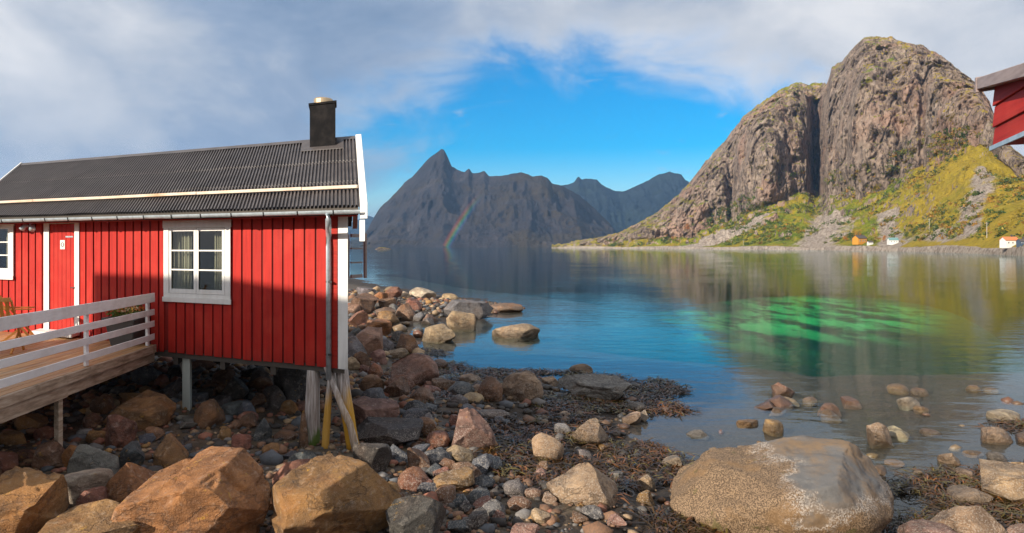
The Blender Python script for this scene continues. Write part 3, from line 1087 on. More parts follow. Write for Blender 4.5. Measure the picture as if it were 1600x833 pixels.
def window(d, cas, curtain=True, bars=3, open_trim=True):
    s0, s1, z0, z1 = d['s0'], d['s1'], d['z0'], d['z1']
    w = 0.13
    m_ = MB()
    m_.box(s0 - 0.01, s0 + w, -0.055, 0.10, z0 + 0.10, z1 - 0.08, H)
    m_.box(s1 - w, s1 + 0.01, -0.055, 0.10, z0 + 0.10, z1 - 0.08, H)
    m_.box(s0 - 0.03, s1 + 0.03, -0.060, 0.10, z1 - 0.08, z1 + 0.06, H)
    m_.box(s0 - 0.01, s1 + 0.01, -0.052, 0.10, z0 - 0.02, z0 + 0.10, H)
    fr_ = m_.build('window', MATS['white_paint'], cabin, bevel=0.004)
    m_ = MB(); m_.box(s0 - 0.03, s1 + 0.03, -0.10, -0.053, z0 - 0.06, z0 + 0.03, H)
    m_.build('sill', MATS['white_paint'], fr_, bevel=0.004)
    i0, i1 = s0 + w + 0.004, s1 - w - 0.004
    zz0, zz1 = z0 + 0.105, z1 - 0.085
    step = (i1 - i0) / cas
    for c in range(cas):
        a, b = i0 + c * step + 0.004, i0 + (c + 1) * step - 0.004
        m_ = MB()
        fw = 0.06
        m_.box(a, a + fw, -0.04, 0.012, zz0, zz1, H)
        m_.box(b - fw, b, -0.04, 0.012, zz0, zz1, H)
        m_.box(a + fw, b - fw, -0.039, 0.011, zz1 - fw, zz1, H)
        m_.box(a + fw, b - fw, -0.039, 0.011, zz0, zz0 + fw + 0.02, H)
        gz0, gz1 = zz0 + fw + 0.02, zz1 - fw
        for q in range(1, bars):
            zc = gz0 + (gz1 - gz0) * q / bars
            m_.box(a + fw, b - fw, -0.034, 0.008, zc - 0.014, zc + 0.014, H)
        m_.build('sash', MATS['white_paint'], fr_, bevel=0.003)
        for q in range(bars):
            za = gz0 + (gz1 - gz0) * q / bars + (0.015 if q else 0.001)
            zb = gz0 + (gz1 - gz0) * (q + 1) / bars - (0.015 if q < bars - 1 else 0.001)
            m_ = MB(); m_.box(a + fw + 0.001, b - fw - 0.001, -0.016, -0.010, za, zb, H)
            m_.build('pane', MATS['glass'], fr_)
    if curtain:
        for a, b in ((i0 - 0.05, i0 + 0.30), (i1 - 0.52, i1 + 0.05)):
            m_ = MB()
            n = 28
            for i in range(n):
                x0, x1 = a + (b - a) * i / n, a + (b - a) * (i + 1) / n
                f = lambda i_: 0.20 + 0.030 * math.sin(i_ * 1.35) + 0.012 * math.sin(i_ * 3.1)
                m_.hexa([H(x0, f(i), zz0 - 0.1), H(x1, f(i + 1), zz0 - 0.1), H(x1, f(i + 1) + 0.006, zz0 - 0.1), H(x0, f(i) + 0.006, zz0 - 0.1),
                         H(x0, f(i), zz1 + 0.05), H(x1, f(i + 1), zz1 + 0.05), H(x1, f(i + 1) + 0.006, zz1 + 0.05), H(x0, f(i) + 0.006, zz1 + 0.05)])
            m_.build('curtain', MATS['curtain'], fr_, smooth=True)
    return fr_


window(WIN, 2)
window(WIN2, 2)

# door with planks, white casing, step, notice plate
d = DOOR
mb = MB()
mb.box(d['s0'] - 0.02, d['s0'] + 0.13, -0.055, 0.05, 2.17, d['z1'] + 0.02, H)
mb.box(d['s1'] - 0.13, d['s1'] + 0.05, -0.055, 0.05, 2.17, d['z1'] + 0.02, H)
mb.box(d['s0'] + 0.13, d['s1'] - 0.13, -0.05, 0.05, d['z1'] - 0.06, d['z1'] + 0.06, H)
mb.build('door_casing', MATS['white_paint'], cabin, bevel=0.004)
mb = MB(); mb.box(d['s0'] + 0.135, d['s1'] - 0.135, 0.0, 0.04, 2.18, d['z1'] - 0.065, H)
door = mb.build('door', MATS['red_recess'], cabin)
n = 6
w_ = (d['s1'] - d['s0'] - 0.28) / n
for i in range(n):
    a = d['s0'] + 0.14 + i * w_
    m_ = MB(); m_.box(a + 0.003, a + w_ - 0.003, -0.022, -0.0005, 2.19, d['z1'] - 0.07, H)
    m_.build('plank', MATS['red_paint'], door, bevel=0.003)
sN = s_of(98.5)
zN = z_of(98, 382)
mb = MB(); mb.box(sN - 0.075, sN + 0.075, -0.030, -0.0225, zN - 0.10, zN + 0.09, H); mb.build('notice', MATS['white_paint'], door)
mb = MB()
pts = []
for i in range(17):
    a = 2 * math.pi * i / 16
    pts.append(H(sN + 0.04 * math.cos(a), -0.034, zN - 0.005 + 0.045 * math.sin(a)))
mb.tube(pts, 0.006, 6, cap=False)
mb.build('notice_ring', MATS['dark_metal'], door)
sP, zP = s_of(110), z_of(108, 370)
mb = MB(); mb.box(sP - 0.10, sP + 0.14, -0.030, -0.0225, zP - 0.015, zP + 0.015, H); mb.build('name_plate', MATS['gutter_metal'], door)
sK = s_of(118)
mb = MB(); mb.tube([H(sK, -0.0225, 3.15), H(sK, -0.07, 3.15), H(sK + 0.11, -0.07, 3.15)], 0.011, 8); mb.build('door_handle', MATS['dark_metal'], door)
mb = MB(); mb.box(d['s0'] - 0.05, d['s1'] + 0.15, -0.50, -0.06, 2.185, 2.26, H); mb.build('door_step', MATS['white_paint'], cabin, bevel=0.006)

# wall lamp beside the door
sL, zL = s_of(50), z_of(50, 354)
lamp = MB().box(sL - 0.05, sL + 0.05, -0.06, -0.029, zL - 0.06, zL + 0.06, H).build('wall_lamp', MATS['gutter_metal'], cabin)
mb = MB()
for q in (-0.12, 0.12):
    mb.tube([H(sL, -0.061, zL), H(sL + q, -0.15, zL + 0.02), H(sL + q * 1.5, -0.24, zL - 0.07)], [0.02, 0.045, 0.06], 10)
mb.build('lamp_head', MATS['gutter_metal'], lamp, smooth=True)


# roof: ribbed sheets
def roof_pt(s, w, lift=0.0, back=False):
    """w 0 at the eave, 1 at the ridge"""
    t = EAVE_T + (RIDGE_T - EAVE_T) * w
    if back:
        t = 2 * RIDGE_T - t
    return Vector(H(s, t, EAVE_Z + (RIDGE_Z - EAVE_Z) * w + lift))


S0, S1 = -0.26, LEN + 0.30
ribs = 136
prof = []
for i in range(ribs):
    a = S0 + (S1 - S0) * i / ribs
    p_ = (S1 - S0) / ribs
    prof += [(a, 0.0), (a + 0.38 * p_, 0.0), (a + 0.52 * p_, 0.034), (a + 0.86 * p_, 0.034)]
prof.append((S1, 0.0))
roof = None
for back in (False, True):
    ws = [0, 0.30, 0.3005, 0.60, 0.6005, 1.0]
    up = [0.016, 0.0, 0.016, 0.0, 0.016, 0.0]
    Vv, Ff = [], []
    for w, lf in zip(ws, up):
        for (a, hgt) in prof:
            Vv.append(roof_pt(a, w, hgt * (1 + 0.12 * math.sin(a * 5.1 + w * 9)) + lf + 0.004 * math.sin(a * 2.3 + w * 3), back))
    n = len(prof)
    for j in range(len(ws) - 1):
        for i in range(n - 1):
            Ff.append((j * n + i, j * n + i + 1, (j + 1) * n + i + 1, (j + 1) * n + i))
    me = bpy.data.meshes.new('roof')
    me.from_pydata([tuple(v) for v in Vv], [], Ff)
    me.update()
    o = link('roof' if roof is None else 'roof_back', me, MATS['roof_sheet'], cabin if roof is None else roof)
    if roof is None: roof = o
# sheathing below the sheets, ridge cap, snow board
mb = MB()
for back in (False, True):
    a = [roof_pt(S0 + 0.02, 0, -0.11, back), roof_pt(S1 - 0.02, 0, -0.11, back), roof_pt(S1 - 0.02, 1, -0.11, back), roof_pt(S0 + 0.02, 1, -0.11, back)]
    b = [roof_pt(S0 + 0.02, 0, -0.012, back), roof_pt(S1 - 0.02, 0, -0.012, back), roof_pt(S1 - 0.02, 1, -0.012, back), roof_pt(S0 + 0.02, 1, -0.012, back)]
    mb.hexa(a + b)
mb.build('sheathing', MATS['underside'], roof)
mb = MB()
ra, rb = roof_pt(S0, 1, 0.05), roof_pt(S1, 1, 0.05)
for back in (False, True):
    mb.quad(ra, rb, roof_pt(S1, 0.955, 0.042, back), roof_pt(S0, 0.955, 0.042, back))
mb.build('ridge_cap', MATS['roof_sheet'], roof)
mb = MB()
sb = 0
cuts = [S0 + 0.0, 0.9, 3.4, 6.1, 8.3, S1 - 0.05]
for i in range(len(cuts) - 1):
    m_ = MB()
    dz = 0.004 * ((i * 7) % 3)
    a, b = roof_pt(cuts[i] + 0.005, 0.20, 0.070 + dz), roof_pt(cuts[i + 1] - 0.005, 0.20 + 0.004 * (i % 2), 0.070)
    m_.bar(a, b, 0.075, 0.055)
    m_.build('snow_board', MATS['batten_wood'], roof, bevel=0.006)
# barge boards on both rakes
for sA, sB in ((S0 - 0.15, S0 - 0.012), (S1 + 0.012, S1 + 0.06)):
    m_ = MB()
    for back in (False, True):
        q = [roof_pt(sA, 0, -0.17, back), roof_pt(sB, 0, -0.17, back), roof_pt(sB, 1, -0.17, back), roof_pt(sA, 1, -0.17, back)]
        r_ = [roof_pt(sA, 0, 0.075, back), roof_pt(sB, 0, 0.075, back), roof_pt(sB, 1, 0.075, back), roof_pt(sA, 1, 0.075, back)]
        m_.hexa(q + r_)
    m_.build('barge_board', MATS['white_paint'], roof, bevel=0.004)
mb = MB(); mb.box(S0 - 0.10, S0 - 0.005, EAVE_T - 0.02, EAVE_T + 0.16, EAVE_Z - 0.52, EAVE_Z - 0.19, H); mb.build('barge_return', MATS['white_paint'], roof)
mb = MB(); mb.box(S0 + 0.03, S1 - 0.03, EAVE_T + 0.05, EAVE_T + 0.075, EAVE_Z - 0.13, EAVE_Z - 0.02, H)
mb.build('eave_fascia', MATS['dark_red_paint'], roof)
mb = MB(); mb.box(S0 + 0.03, S1 - 0.03, EAVE_T + 0.08, -0.06, EAVE_Z - 0.02, EAVE_Z - 0.004, H)
mb.build('soffit', MATS['dark_red_paint'], roof)

# gutter with brackets
gt = EAVE_T - 0.045
mb = MB()
n = 10
sg0, sg1 = S0 - 0.008, S1 - 0.1
ring = [(math.cos(math.pi + math.pi * i / n), math.sin(math.pi + math.pi * i / n)) for i in range(n + 1)]
b = len(mb.v)
for s_ in (sg0, sg1):
    for rad in (0.062, 0.056):
        for (cx_, sz_) in ring:
            mb.v.append(H(s_, gt + cx_ * rad, EAVE_Z - 0.035 + sz_ * rad))
m1 = n + 1
for i in range(n):
    mb.f.append((b + i, b + i + 1, b + 2 * m1 + i + 1, b + 2 * m1 + i))
    mb.f.append((b + m1 + i, b + 3 * m1 + i, b + 3 * m1 + i + 1, b + m1 + i + 1))
    mb.f.append((b + i, b + m1 + i, b + m1 + i + 1, b + i + 1))
mb.f += [(b, b + 2 * m1, b + 3 * m1, b + m1), (b + n, b + m1 + n, b + 3 * m1 + n, b + 2 * m1 + n)]
gut = mb.build('gutter', MATS['gutter_metal'], cabin)
s_ = 0.25
while s_ < S1 - 0.3:
    m_ = MB()
    pts = [H(s_, gt + cx_ * 0.068, EAVE_Z - 0.035 + sz_ * 0.068) for (cx_, sz_) in ring]
    m_.tube(pts, 0.010, 6)
    m_.build('bracket', MATS['dark_metal'], gut)
    s_ += 0.72
# downpipe at the corner
mb = MB()
sd_ = 0.345
mb.tube([H(sd_, gt, EAVE_Z - 0.09), H(sd_, gt, EAVE_Z - 0.17), H(sd_, gt + 0.12, EAVE_Z - 0.28), H(sd_, -0.09, EAVE_Z - 0.42), H(sd_, -0.085, EAVE_Z - 0.6), H(sd_, -0.085, ZB - 0.2)], 0.045, 12)
dp = mb.build('downpipe', MATS['gutter_metal'], cabin, smooth=True)
for z in (ZB + 0.2, 3.4):
    MB().box(sd_ - 0.06, sd_ + 0.06, -0.138, -0.03, z, z + 0.03, H).build('pipe_clamp', MATS['dark_metal'], dp)

# chimney with crossed embossing and flue cap
tC = 2.15
sC0, sC1 = s_of(524, tC), s_of(484, tC)
zc0, zc1 = 5.70, 6.86
tC0, tC1 = tC, tC + 0.48
mb = MB(); mb.box(sC0, sC1, tC0, tC1, zc0, zc1, H)
chim = mb.build('chimney', MATS['chimney_metal'], cabin)
mb = MB(); mb.box(sC0 - 0.03, sC1 + 0.03, tC0 - 0.03, tC1 + 0.03, zc1 - 0.03, zc1 + 0.012, H)
mb.build('chimney_top', MATS['chimney_metal'], chim)
mb = MB()
mid = Vector(H((sC0 + sC1) / 2, tC0 - 0.022, 6.45))
cr = [Vector(H(sC0 + 0.003, tC0 - 0.001, 5.98)), Vector(H(sC1 - 0.003, tC0 - 0.001, 5.98)), Vector(H(sC1 - 0.003, tC0 - 0.001, zc1 - 0.035)), Vector(H(sC0 + 0.003, tC0 - 0.001, zc1 - 0.035))]
for i in range(4):
    mb.quad(cr[i], cr[(i + 1) % 4], mid)
mb.build('embossed_panel', MATS['chimney_metal'], chim)
mb = MB()
cc_ = Vector(H((sC0 + sC1) / 2 - 0.02, (tC0 + tC1) / 2, 0))
mb.tube([cc_ + Vector((0, 0, zc1)), cc_ + Vector((0, 0, zc1 + 0.10)), cc_ + Vector((0, 0, zc1 + 0.125)), cc_ + Vector((0, 0, zc1 + 0.14))], [0.19, 0.19, 0.17, 0.05], 24)
mb.build('flue_cap', MATS['cap_metal'], chim)
mb = MB()
fl = [(sC0 - 0.22, 0.82), (sC1 + 0.30, 0.82)]
mb.hexa([roof_pt(sC0 - 0.20, 0.80, 0.040), roof_pt(sC1 + 0.22, 0.80, 0.040), roof_pt(sC1 + 0.22, 0.985, 0.040), roof_pt(sC0 - 0.20, 0.985, 0.040),
         roof_pt(sC0 - 0.20, 0.80, 0.050), roof_pt(sC1 + 0.22, 0.80, 0.050), roof_pt(sC1 + 0.22, 0.985, 0.050), roof_pt(sC0 - 0.20, 0.985, 0.050)])
mb.build('flashing', MATS['roof_sheet'], chim)

# open casement on the gable end
mb = MB()
og = Vector(H(-0.03, 1.0, 0))
dirw = Vector((0.93, -0.37, 0))
wz0, wz1 = 3.44, 4.22


def cas(a, z):
    p = og + dirw * a
    return Vector((p.x, p.y, z))


for (a0, a1, z0, z1) in ((0, 0.05, wz0, wz1), (0.37, 0.42, wz0, wz1), (0.05, 0.37, wz0, wz0 + 0.06), (0.05, 0.37, wz1 - 0.06, wz1), (0.05, 0.37, 3.70, 3.725), (0.05, 0.37, 3.95, 3.975)):
    mb.bar(cas((a0 + a1) / 2, z0), cas((a0 + a1) / 2, z1), 0.04, a1 - a0, up=(0.37, 0.93, 0))
oc = mb.build('open_casement', MATS['fascia_paint'], cabin)  # grey paint stands in for the shaded side of a white frame
for z0, z1 in ((3.50, 3.70), (3.725, 3.95), (3.975, 4.16)):
    MB().bar(cas(0.21, z0), cas(0.21, z1), 0.006, 0.32, up=(0.37, 0.93, 0)).build('pane', MATS['glass'], oc)


# stilts under the cabin
def pile(pts, rad, col, name='pile', n=12, par=None):
    m_ = MB()
    path = []
    rr_ = []
    for i in range(len(pts) - 1):
        a, b = Vector(pts[i]), Vector(pts[i + 1])
        for j in range(6):
            path.append(a.lerp(b, j / 6))
            rr_.append(rad[i] + (rad[i + 1] - rad[i]) * j / 6)
    path.append(Vector(pts[-1])); rr_.append(rad[-1])
    m_.tube(path, rr_, n)
    o = m_.build(name, MATS['pile_wood'], par or cabin, smooth=True)
    me_ = o.data
    for v in me_.vertices:
        q = vnoise(np.array([[v.co.x * 9, v.co.y * 9, v.co.z * 1.5]]))[0]
        v.co.x += 0.018 * q
        v.co.y += 0.014 * q
    o.color = col
    return o


def gz(x, y):
    return float(ground(np.array([x]), np.array([y]))[0])


pA = Vector(H(s_of(489, 0.12), 0.12, 0)); pB = Vector(H(s_of(513, 0.10), 0.10, 0)); pC = Vector(H(0.06, 0.3, 0))
pile([(pA.x, pA.y, ZB - 0.1), (pA.x - 0.02, pA.y, gz(pA.x, pA.y) - 0.15)], [0.115, 0.14], (0.0, 1, 0, 1))
pile([(pB.x + 0.04, pB.y, ZB - 0.1), (pB.x - 0.04, pB.y - 0.05, gz(pB.x, pB.y) - 0.15)], [0.055, 0.065], (0.9, 0.0, 0, 1))
pile([(pC.x - 0.02, pC.y, ZB - 0.1), (pC.x + 0.20, pC.y, gz(pC.x, pC.y) - 0.15)], [0.10, 0.105], (1.0, 0.0, 0, 1))
pile([(pB.x + 0.0, pB.y - 0.12, ZB - 0.0), (pC.x + 0.16, pC.y - 0.16, gz(pC.x, pC.y) + 0.45), (pC.x + 0.28, pC.y - 0.12, gz(pC.x, pC.y) - 0.1)], [0.05, 0.055, 0.055], (0.25, 0, 0, 1), 'brace')
sp = s_of(292, 0.15)
q = H(sp, 0.15, 0)
mb = MB(); mb.box(sp - 0.10, sp + 0.10, 0.08, 0.26, gz(q[0], q[1]) - 0.15, ZB - 0.101, H); mb.build('support_post', MATS['post_wood'], cabin, bevel=0.006)
for (ss, tt) in ((1.6, 2.8), (4.6, 3.0), (7.6, 3.0), (0.3, 4.6), (4.6, 4.8), (8.5, 0.3)):
    q = H(ss, tt, 0)
    pile([(q[0], q[1], ZB - 0.1), (q[0], q[1], gz(q[0], q[1]) - 0.2)], [0.11, 0.12], (0, 0.2, 0, 1))

# ------------------------------------------------------------------ deck with railing
DZ = 2.15
E0 = Vector((-6.76, 12.62, 0))
DW = Vector((0.10, -0.995, 0)).normalized()      # away from the wall, towards the camera
DL = U_


def Dk(a, b, z):
    """a along the wall to the left from the deck's right edge, b out from the wall"""
    p = E0 + DL * a + DW * b
    return (p.x, p.y, z)


deck = thing('wooden_deck', Dk(2.5, 2.5, 1.0), 'weathered brown plank deck with white railing left of the red cabin', 'deck')
DLEN = 6.3
nb = 42
pw = 0.145
rng = random.Random(9)
for i in range(nb):
    a = 0.02 + i * (pw + 0.010)
    m_ = MB()
    dz = rng.uniform(-0.003, 0.003)
    m_.box(a, a + pw, 0.03 + rng.uniform(0, 0.02), DLEN + rng.uniform(-0.02, 0.03), DZ - 0.03 + dz, DZ + dz, Dk)
    m_.build('plank', MATS['deck_plank'], deck, bevel=0.003)
m_ = MB(); m_.box(-0.045, 0.012, 0.0, DLEN + 0.06, DZ - 0.15, DZ - 0.004, Dk); m_.build('edge_board', MATS['weathered_beam'], deck, bevel=0.005)
m_ = MB(); m_.box(0.03, 0.12, -0.05, 2.9, DZ - 0.34, DZ - 0.155, Dk); m_.build('edge_beam', MATS['weathered_beam'], deck, bevel=0.006)
m_ = MB(); m_.box(0.01, 0.10, 2.91, DLEN + 0.06, DZ - 0.35, DZ - 0.155, Dk); m_.build('edge_beam', MATS['weathered_beam'], deck, bevel=0.006)
for b in (0.6, 2.6, 4.6, 6.1):
    m_ = MB(); m_.box(0.125, 6.4, b, b + 0.07, DZ - 0.20, DZ - 0.035, Dk); m_.build('joist', MATS['weathered_beam'], deck)
for (a, b) in ((0.10, 3.05), (0.3, 6.0), (3.2, 3.05), (3.2, 6.0)):
    q = Dk(a, b, 0)
    m_ = MB(); m_.box(a - 0.055, a + 0.055, b - 0.055, b + 0.055, gz(q[0], q[1]) - 0.2, DZ - 0.352, Dk)
    m_.build('deck_post', MATS['weathered_beam'], deck, bevel=0.006)
# railing: posts stand inside, four rails outside
for b in (0.22, 2.35, 4.55, 6.2):
    m_ = MB(); m_.box(0.03, 0.09, b - 0.045, b + 0.045, DZ + 0.004, DZ + 0.93, Dk); m_.build('rail_post', MATS['rail_paint'], deck, bevel=0.004)
for (z0, z1, th) in ((0.80, 0.97, 0.035), (0.555, 0.665, 0.028), (0.335, 0.445, 0.028), (0.09, 0.20, 0.028)):
    cut = 4.53
    for (b0, b1) in ((0.0, cut - 0.002), (cut + 0.002, 6.35)):
        m_ = MB(); m_.box(0.028 - th, 0.028, b0, b1, DZ + z0, DZ + z1, Dk); m_.build('rail', MATS['rail_paint'], deck, bevel=0.004)

# ------------------------------------------------------------------ planter and chairs on the deck
pp = Vector(px2w(199, 530, 12.55)); pp.z = DZ + 0.004
pl = thing('flower_planter', pp, 'dark grey tapered pot of orange and green flowers behind the deck railing', 'planter')
mb = MB()
r0, r1, hh = 0.20, 0.28, 0.52
for (a0, a1, b0, b1, z0, z1) in ((0, 0, 0, 0, 0, 0),):
    P8 = [(-r0, -r0, 0), (r0, -r0, 0), (r0, r0, 0), (-r0, r0, 0), (-r1, -r1, hh), (r1, -r1, hh), (r1, r1, hh), (-r1, r1, hh)]
    mb.hexa([(pp.x + x, pp.y + y, pp.z + z) for x, y, z in P8])
mb.build('pot', MATS['pot_clay'], pl, bevel=0.015)
mb = MB()
for (x0, x1, y0, y1) in ((-0.30, 0.30, -0.30, -0.25), (-0.30, 0.30, 0.25, 0.30), (-0.30, -0.25, -0.249, 0.249), (0.25, 0.30, -0.249, 0.249)):
    mb.box(pp.x + x0, pp.x + x1, pp.y + y0, pp.y + y1, pp.z + hh - 0.05, pp.z + hh + 0.015)
mb.build('rim', MATS['pot_clay'], pl)
mb = MB(); mb.box(pp.x - 0.245, pp.x + 0.245, pp.y - 0.245, pp.y + 0.245, pp.z + hh + 0.001, pp.z + hh + 0.008); mb.build('soil', MATS['soil'], pl)


def leaf_cloud(n, fpos, size, cols_, seed, jit=0.25):
    """n little leaf quads; fpos() gives a point; returns a mesh with a tint attribute"""
    r_ = np.random.RandomState(seed)
    P = np.array([fpos(r_) for _ in range(n)])
    A = r_.normal(size=(n, 3)); A /= np.linalg.norm(A, axis=1, keepdims=True)
    B = r_.normal(size=(n, 3)); B -= A * (A * B).sum(1, keepdims=True); B /= np.linalg.norm(B, axis=1, keepdims=True)
    sz = size * r_.uniform(0.6, 1.3, (n, 1))
    V = np.stack([P - A * sz, P - B * sz * 0.55, P + A * sz, P + B * sz * 0.55], 1).reshape(-1, 3)
    FC = np.arange(4 * n).reshape(n, 4)
    me = np_mesh('leaves', V, FC)
    cols_ = np.array(cols_)
    ci = cols_[r_.randint(0, len(cols_), n)] * r_.uniform(1 - jit, 1 + jit, (n, 1))
    ci = np.concatenate([ci, np.ones((n, 1))], 1)
    a_ = me.attributes.new('tint', 'FLOAT_COLOR', 'POINT')
    a_.data.foreach_set('color', np.repeat(ci, 4, 0).astype(np.float32).ravel())
    return me


def f_leaf(n_, out):
    vo = n_.n('Attribute', attribute_name='tint')
    b = n_.n('BsdfPrincipled')
    n_.t.links.new(vo.outputs['Color'], b.inputs['Base Color'])
    b.inputs['Roughness'].default_value = 0.55
    tr = n_.n('BsdfTranslucent')
    n_.t.links.new(vo.outputs['Color'], tr.inputs[0])
    mx = n_.n('MixShader')
    mx.inputs[0].default_value = 0.3
    n_.t.links.new(b.outputs[0], mx.inputs[1])
    n_.t.links.new(tr.outputs[0], mx.inputs[2])
    n_.t.links.new(mx.outputs[0], out.inputs[0])


mat('leaf', f_leaf)
link('foliage', leaf_cloud(420, lambda r_: (pp.x + r_.uniform(-0.27, 0.27), pp.y + r_.uniform(-0.27, 0.27), pp.z + hh + abs(r_.normal(0, 0.09)) + 0.02), 0.035,
                           [(0.07, 0.14, 0.02), (0.12, 0.16, 0.03), (0.20, 0.20, 0.03)], 5), MATS['leaf'], pl)
link('flowers', leaf_cloud(160, lambda r_: (pp.x + r_.uniform(-0.26, 0.26), pp.y + r_.uniform(-0.26, 0.26), pp.z + hh + 0.12 + abs(r_.normal(0, 0.08))), 0.030,
                           [(0.75, 0.25, 0.04), (0.80, 0.45, 0.10), (0.78, 0.55, 0.35)], 6), MATS['leaf'], pl)


def folding_chair(loc, rz, label):
    t = thing('folding_chair', loc, label, 'chair', 'wooden chairs on the deck')
    M = Matrix.Translation(Vector(loc)) @ Matrix.Rotation(rz, 4, 'Z')

    def W_(x, y, z): return M @ Vector((x, y, z))
    for i in range(5):
        y = -0.20 + i * 0.09
        MB().bar(W_(-0.22, y, 0.44), W_(0.22, y, 0.44), 0.07, 0.018).build('seat_slat', MATS['chair_wood'], t)
    for i in range(5):
        x = -0.17 + i * 0.085
        MB().bar(W_(x, 0.25, 0.50), W_(x, 0.36, 0.92), 0.05, 0.016, up=(0, 0, 1)).build('back_slat', MATS['chair_wood'], t)
    for z, y in ((0.94, 0.365), (0.50, 0.25)):
        MB().bar(W_(-0.23, y, z), W_(0.23, y, z), 0.03, 0.07).build('back_rail', MATS['chair_wood'], t)
    for x in (-0.235, 0.235):
        MB().bar(W_(x, -0.26, 0.0), W_(x, 0.36, 0.92), 0.025, 0.04).build('leg', MATS['chair_wood'], t)
        MB().bar(W_(x * 0.88, 0.28, 0.0), W_(x * 0.88, -0.22, 0.44), 0.025, 0.04).build('leg', MATS['chair_wood'], t)
        MB().bar(W_(x, -0.22, 0.64), W_(x, 0.30, 0.66), 0.05, 0.022).build('armrest', MATS['chair_wood'], t)
    return t


p1 = px2w(4, 540, 11.6); p2 = px2w(30, 530, 12.9)
folding_chair((p1.x, p1.y, DZ + 0.004), R(200), 'orange wooden folding chair nearest the deck railing at left edge')
folding_chair((p2.x, p2.y, DZ + 0.004), R(120), 'orange wooden folding chair behind, close to the red wall')

# ------------------------------------------------------------------ boulders
_bm = bmesh.new()
bmesh.ops.create_icosphere(_bm, subdivisions=5, radius=1.0)
ICO = {}


def ico(k):
    if k not in ICO:
        b = bmesh.new()
        bmesh.ops.create_icosphere(b, subdivisions=k, radius=1.0)
        b.verts.ensure_lookup_table()
        ICO[k] = (np.array([v.co[:] for v in b.verts]), np.array([[v.index for v in f.verts] for f in b.faces]))
        b.free()
    return ICO[k]


_bm.free()


def rock_shape(seed, k=4, planes=11, lo=0.50, hi=0.88, rough=0.05, rounded=0.0, flat_top=0.0, strata=0.0):
    """a boulder: a ball cut by random planes, then roughened; box-normalised to +-1"""
    r_ = np.random.RandomState(seed)
    V, Fc = ico(k)
    V = V.copy()
    dirs = r_.normal(size=(planes, 3))
    dirs /= np.linalg.norm(dirs, axis=1, keepdims=True)
    if flat_top:
        t = np.array([r_.uniform(-0.25, 0.25), r_.uniform(-0.45, 0.05), 1.0])
        dirs[0] = t / np.linalg.norm(t)
    for i, n in enumerate(dirs):
        d = r_.uniform(lo, hi)
        if i == 0 and flat_top:
            d = flat_top
        dist = V @ n - d
        m_ = dist > 0
        V[m_] -= np.outer(dist[m_] * (1 - rounded), n)
    nrm = V / (np.linalg.norm(V, axis=1, keepdims=True) + 1e-9)
    off = seed * 3.7
    P0 = V.copy()
    V = V + nrm * (fbm(P0 * 1.4 + off, 4)[:, None] * rough * 2.0)
    if strata:
        # broken ledges along a tilted bedding, and a few open cracks
        bed = np.array([r_.uniform(-0.5, 0.5), r_.uniform(-0.5, 0.5), 1.0])
        bed /= np.linalg.norm(bed)
        q = (P0 @ bed) * r_.uniform(1.6, 2.8) + fbm(P0 * 1.1 + off + 5, 3) * 1.3
        fr = q - np.floor(q)
        step = np.where(fr < 0.93, fr / 0.93, (1 - fr) / 0.07)
        msk = sstep(fbm(P0 * 1.3 + off + 11, 3), -0.25, 0.25)
        V = V + nrm * ((step - 0.5) * strata * msk)[:, None]
        ck = fbm(P0 * np.array([1.1, 1.1, 0.8]) + off + 23, 4, 0.5, ridged=True)
        V = V - nrm * (sstep(ck, 0.66, 0.82) * strata * 0.8)[:, None]
    V = V + nrm * (fbm(P0 * 4.5 + off, 4, 0.6, ridged=True)[:, None] * rough * 0.6)
    V = V + nrm * (fbm(P0 * 13.0 + off, 3, 0.6)[:, None] * rough * 0.30)
    mn, mx_ = V.min(0), V.max(0)
    V = (V - (mn + mx_) / 2) / ((mx_ - mn) / 2)
    return V, Fc


ROCKCOL = {
    'orange': (0.42, 0.175, 0.055, 0.9), 'ochre': (0.36, 0.195, 0.065, 0.9), 'brown': (0.24, 0.125, 0.070, 0.6), 'red': (0.29, 0.115, 0.070, 0.5),
    'grey': (0.20, 0.185, 0.175, 0.15), 'slate': (0.105, 0.115, 0.130, 0.0), 'dark': (0.065, 0.056, 0.052, 0.1), 'cream': (0.52, 0.43, 0.32, 0.3),
    'pink': (0.36, 0.195, 0.135, 0.2), 'tan': (0.42, 0.285, 0.165, 0.3), 'pale': (0.58, 0.47, 0.32, 0.2)}

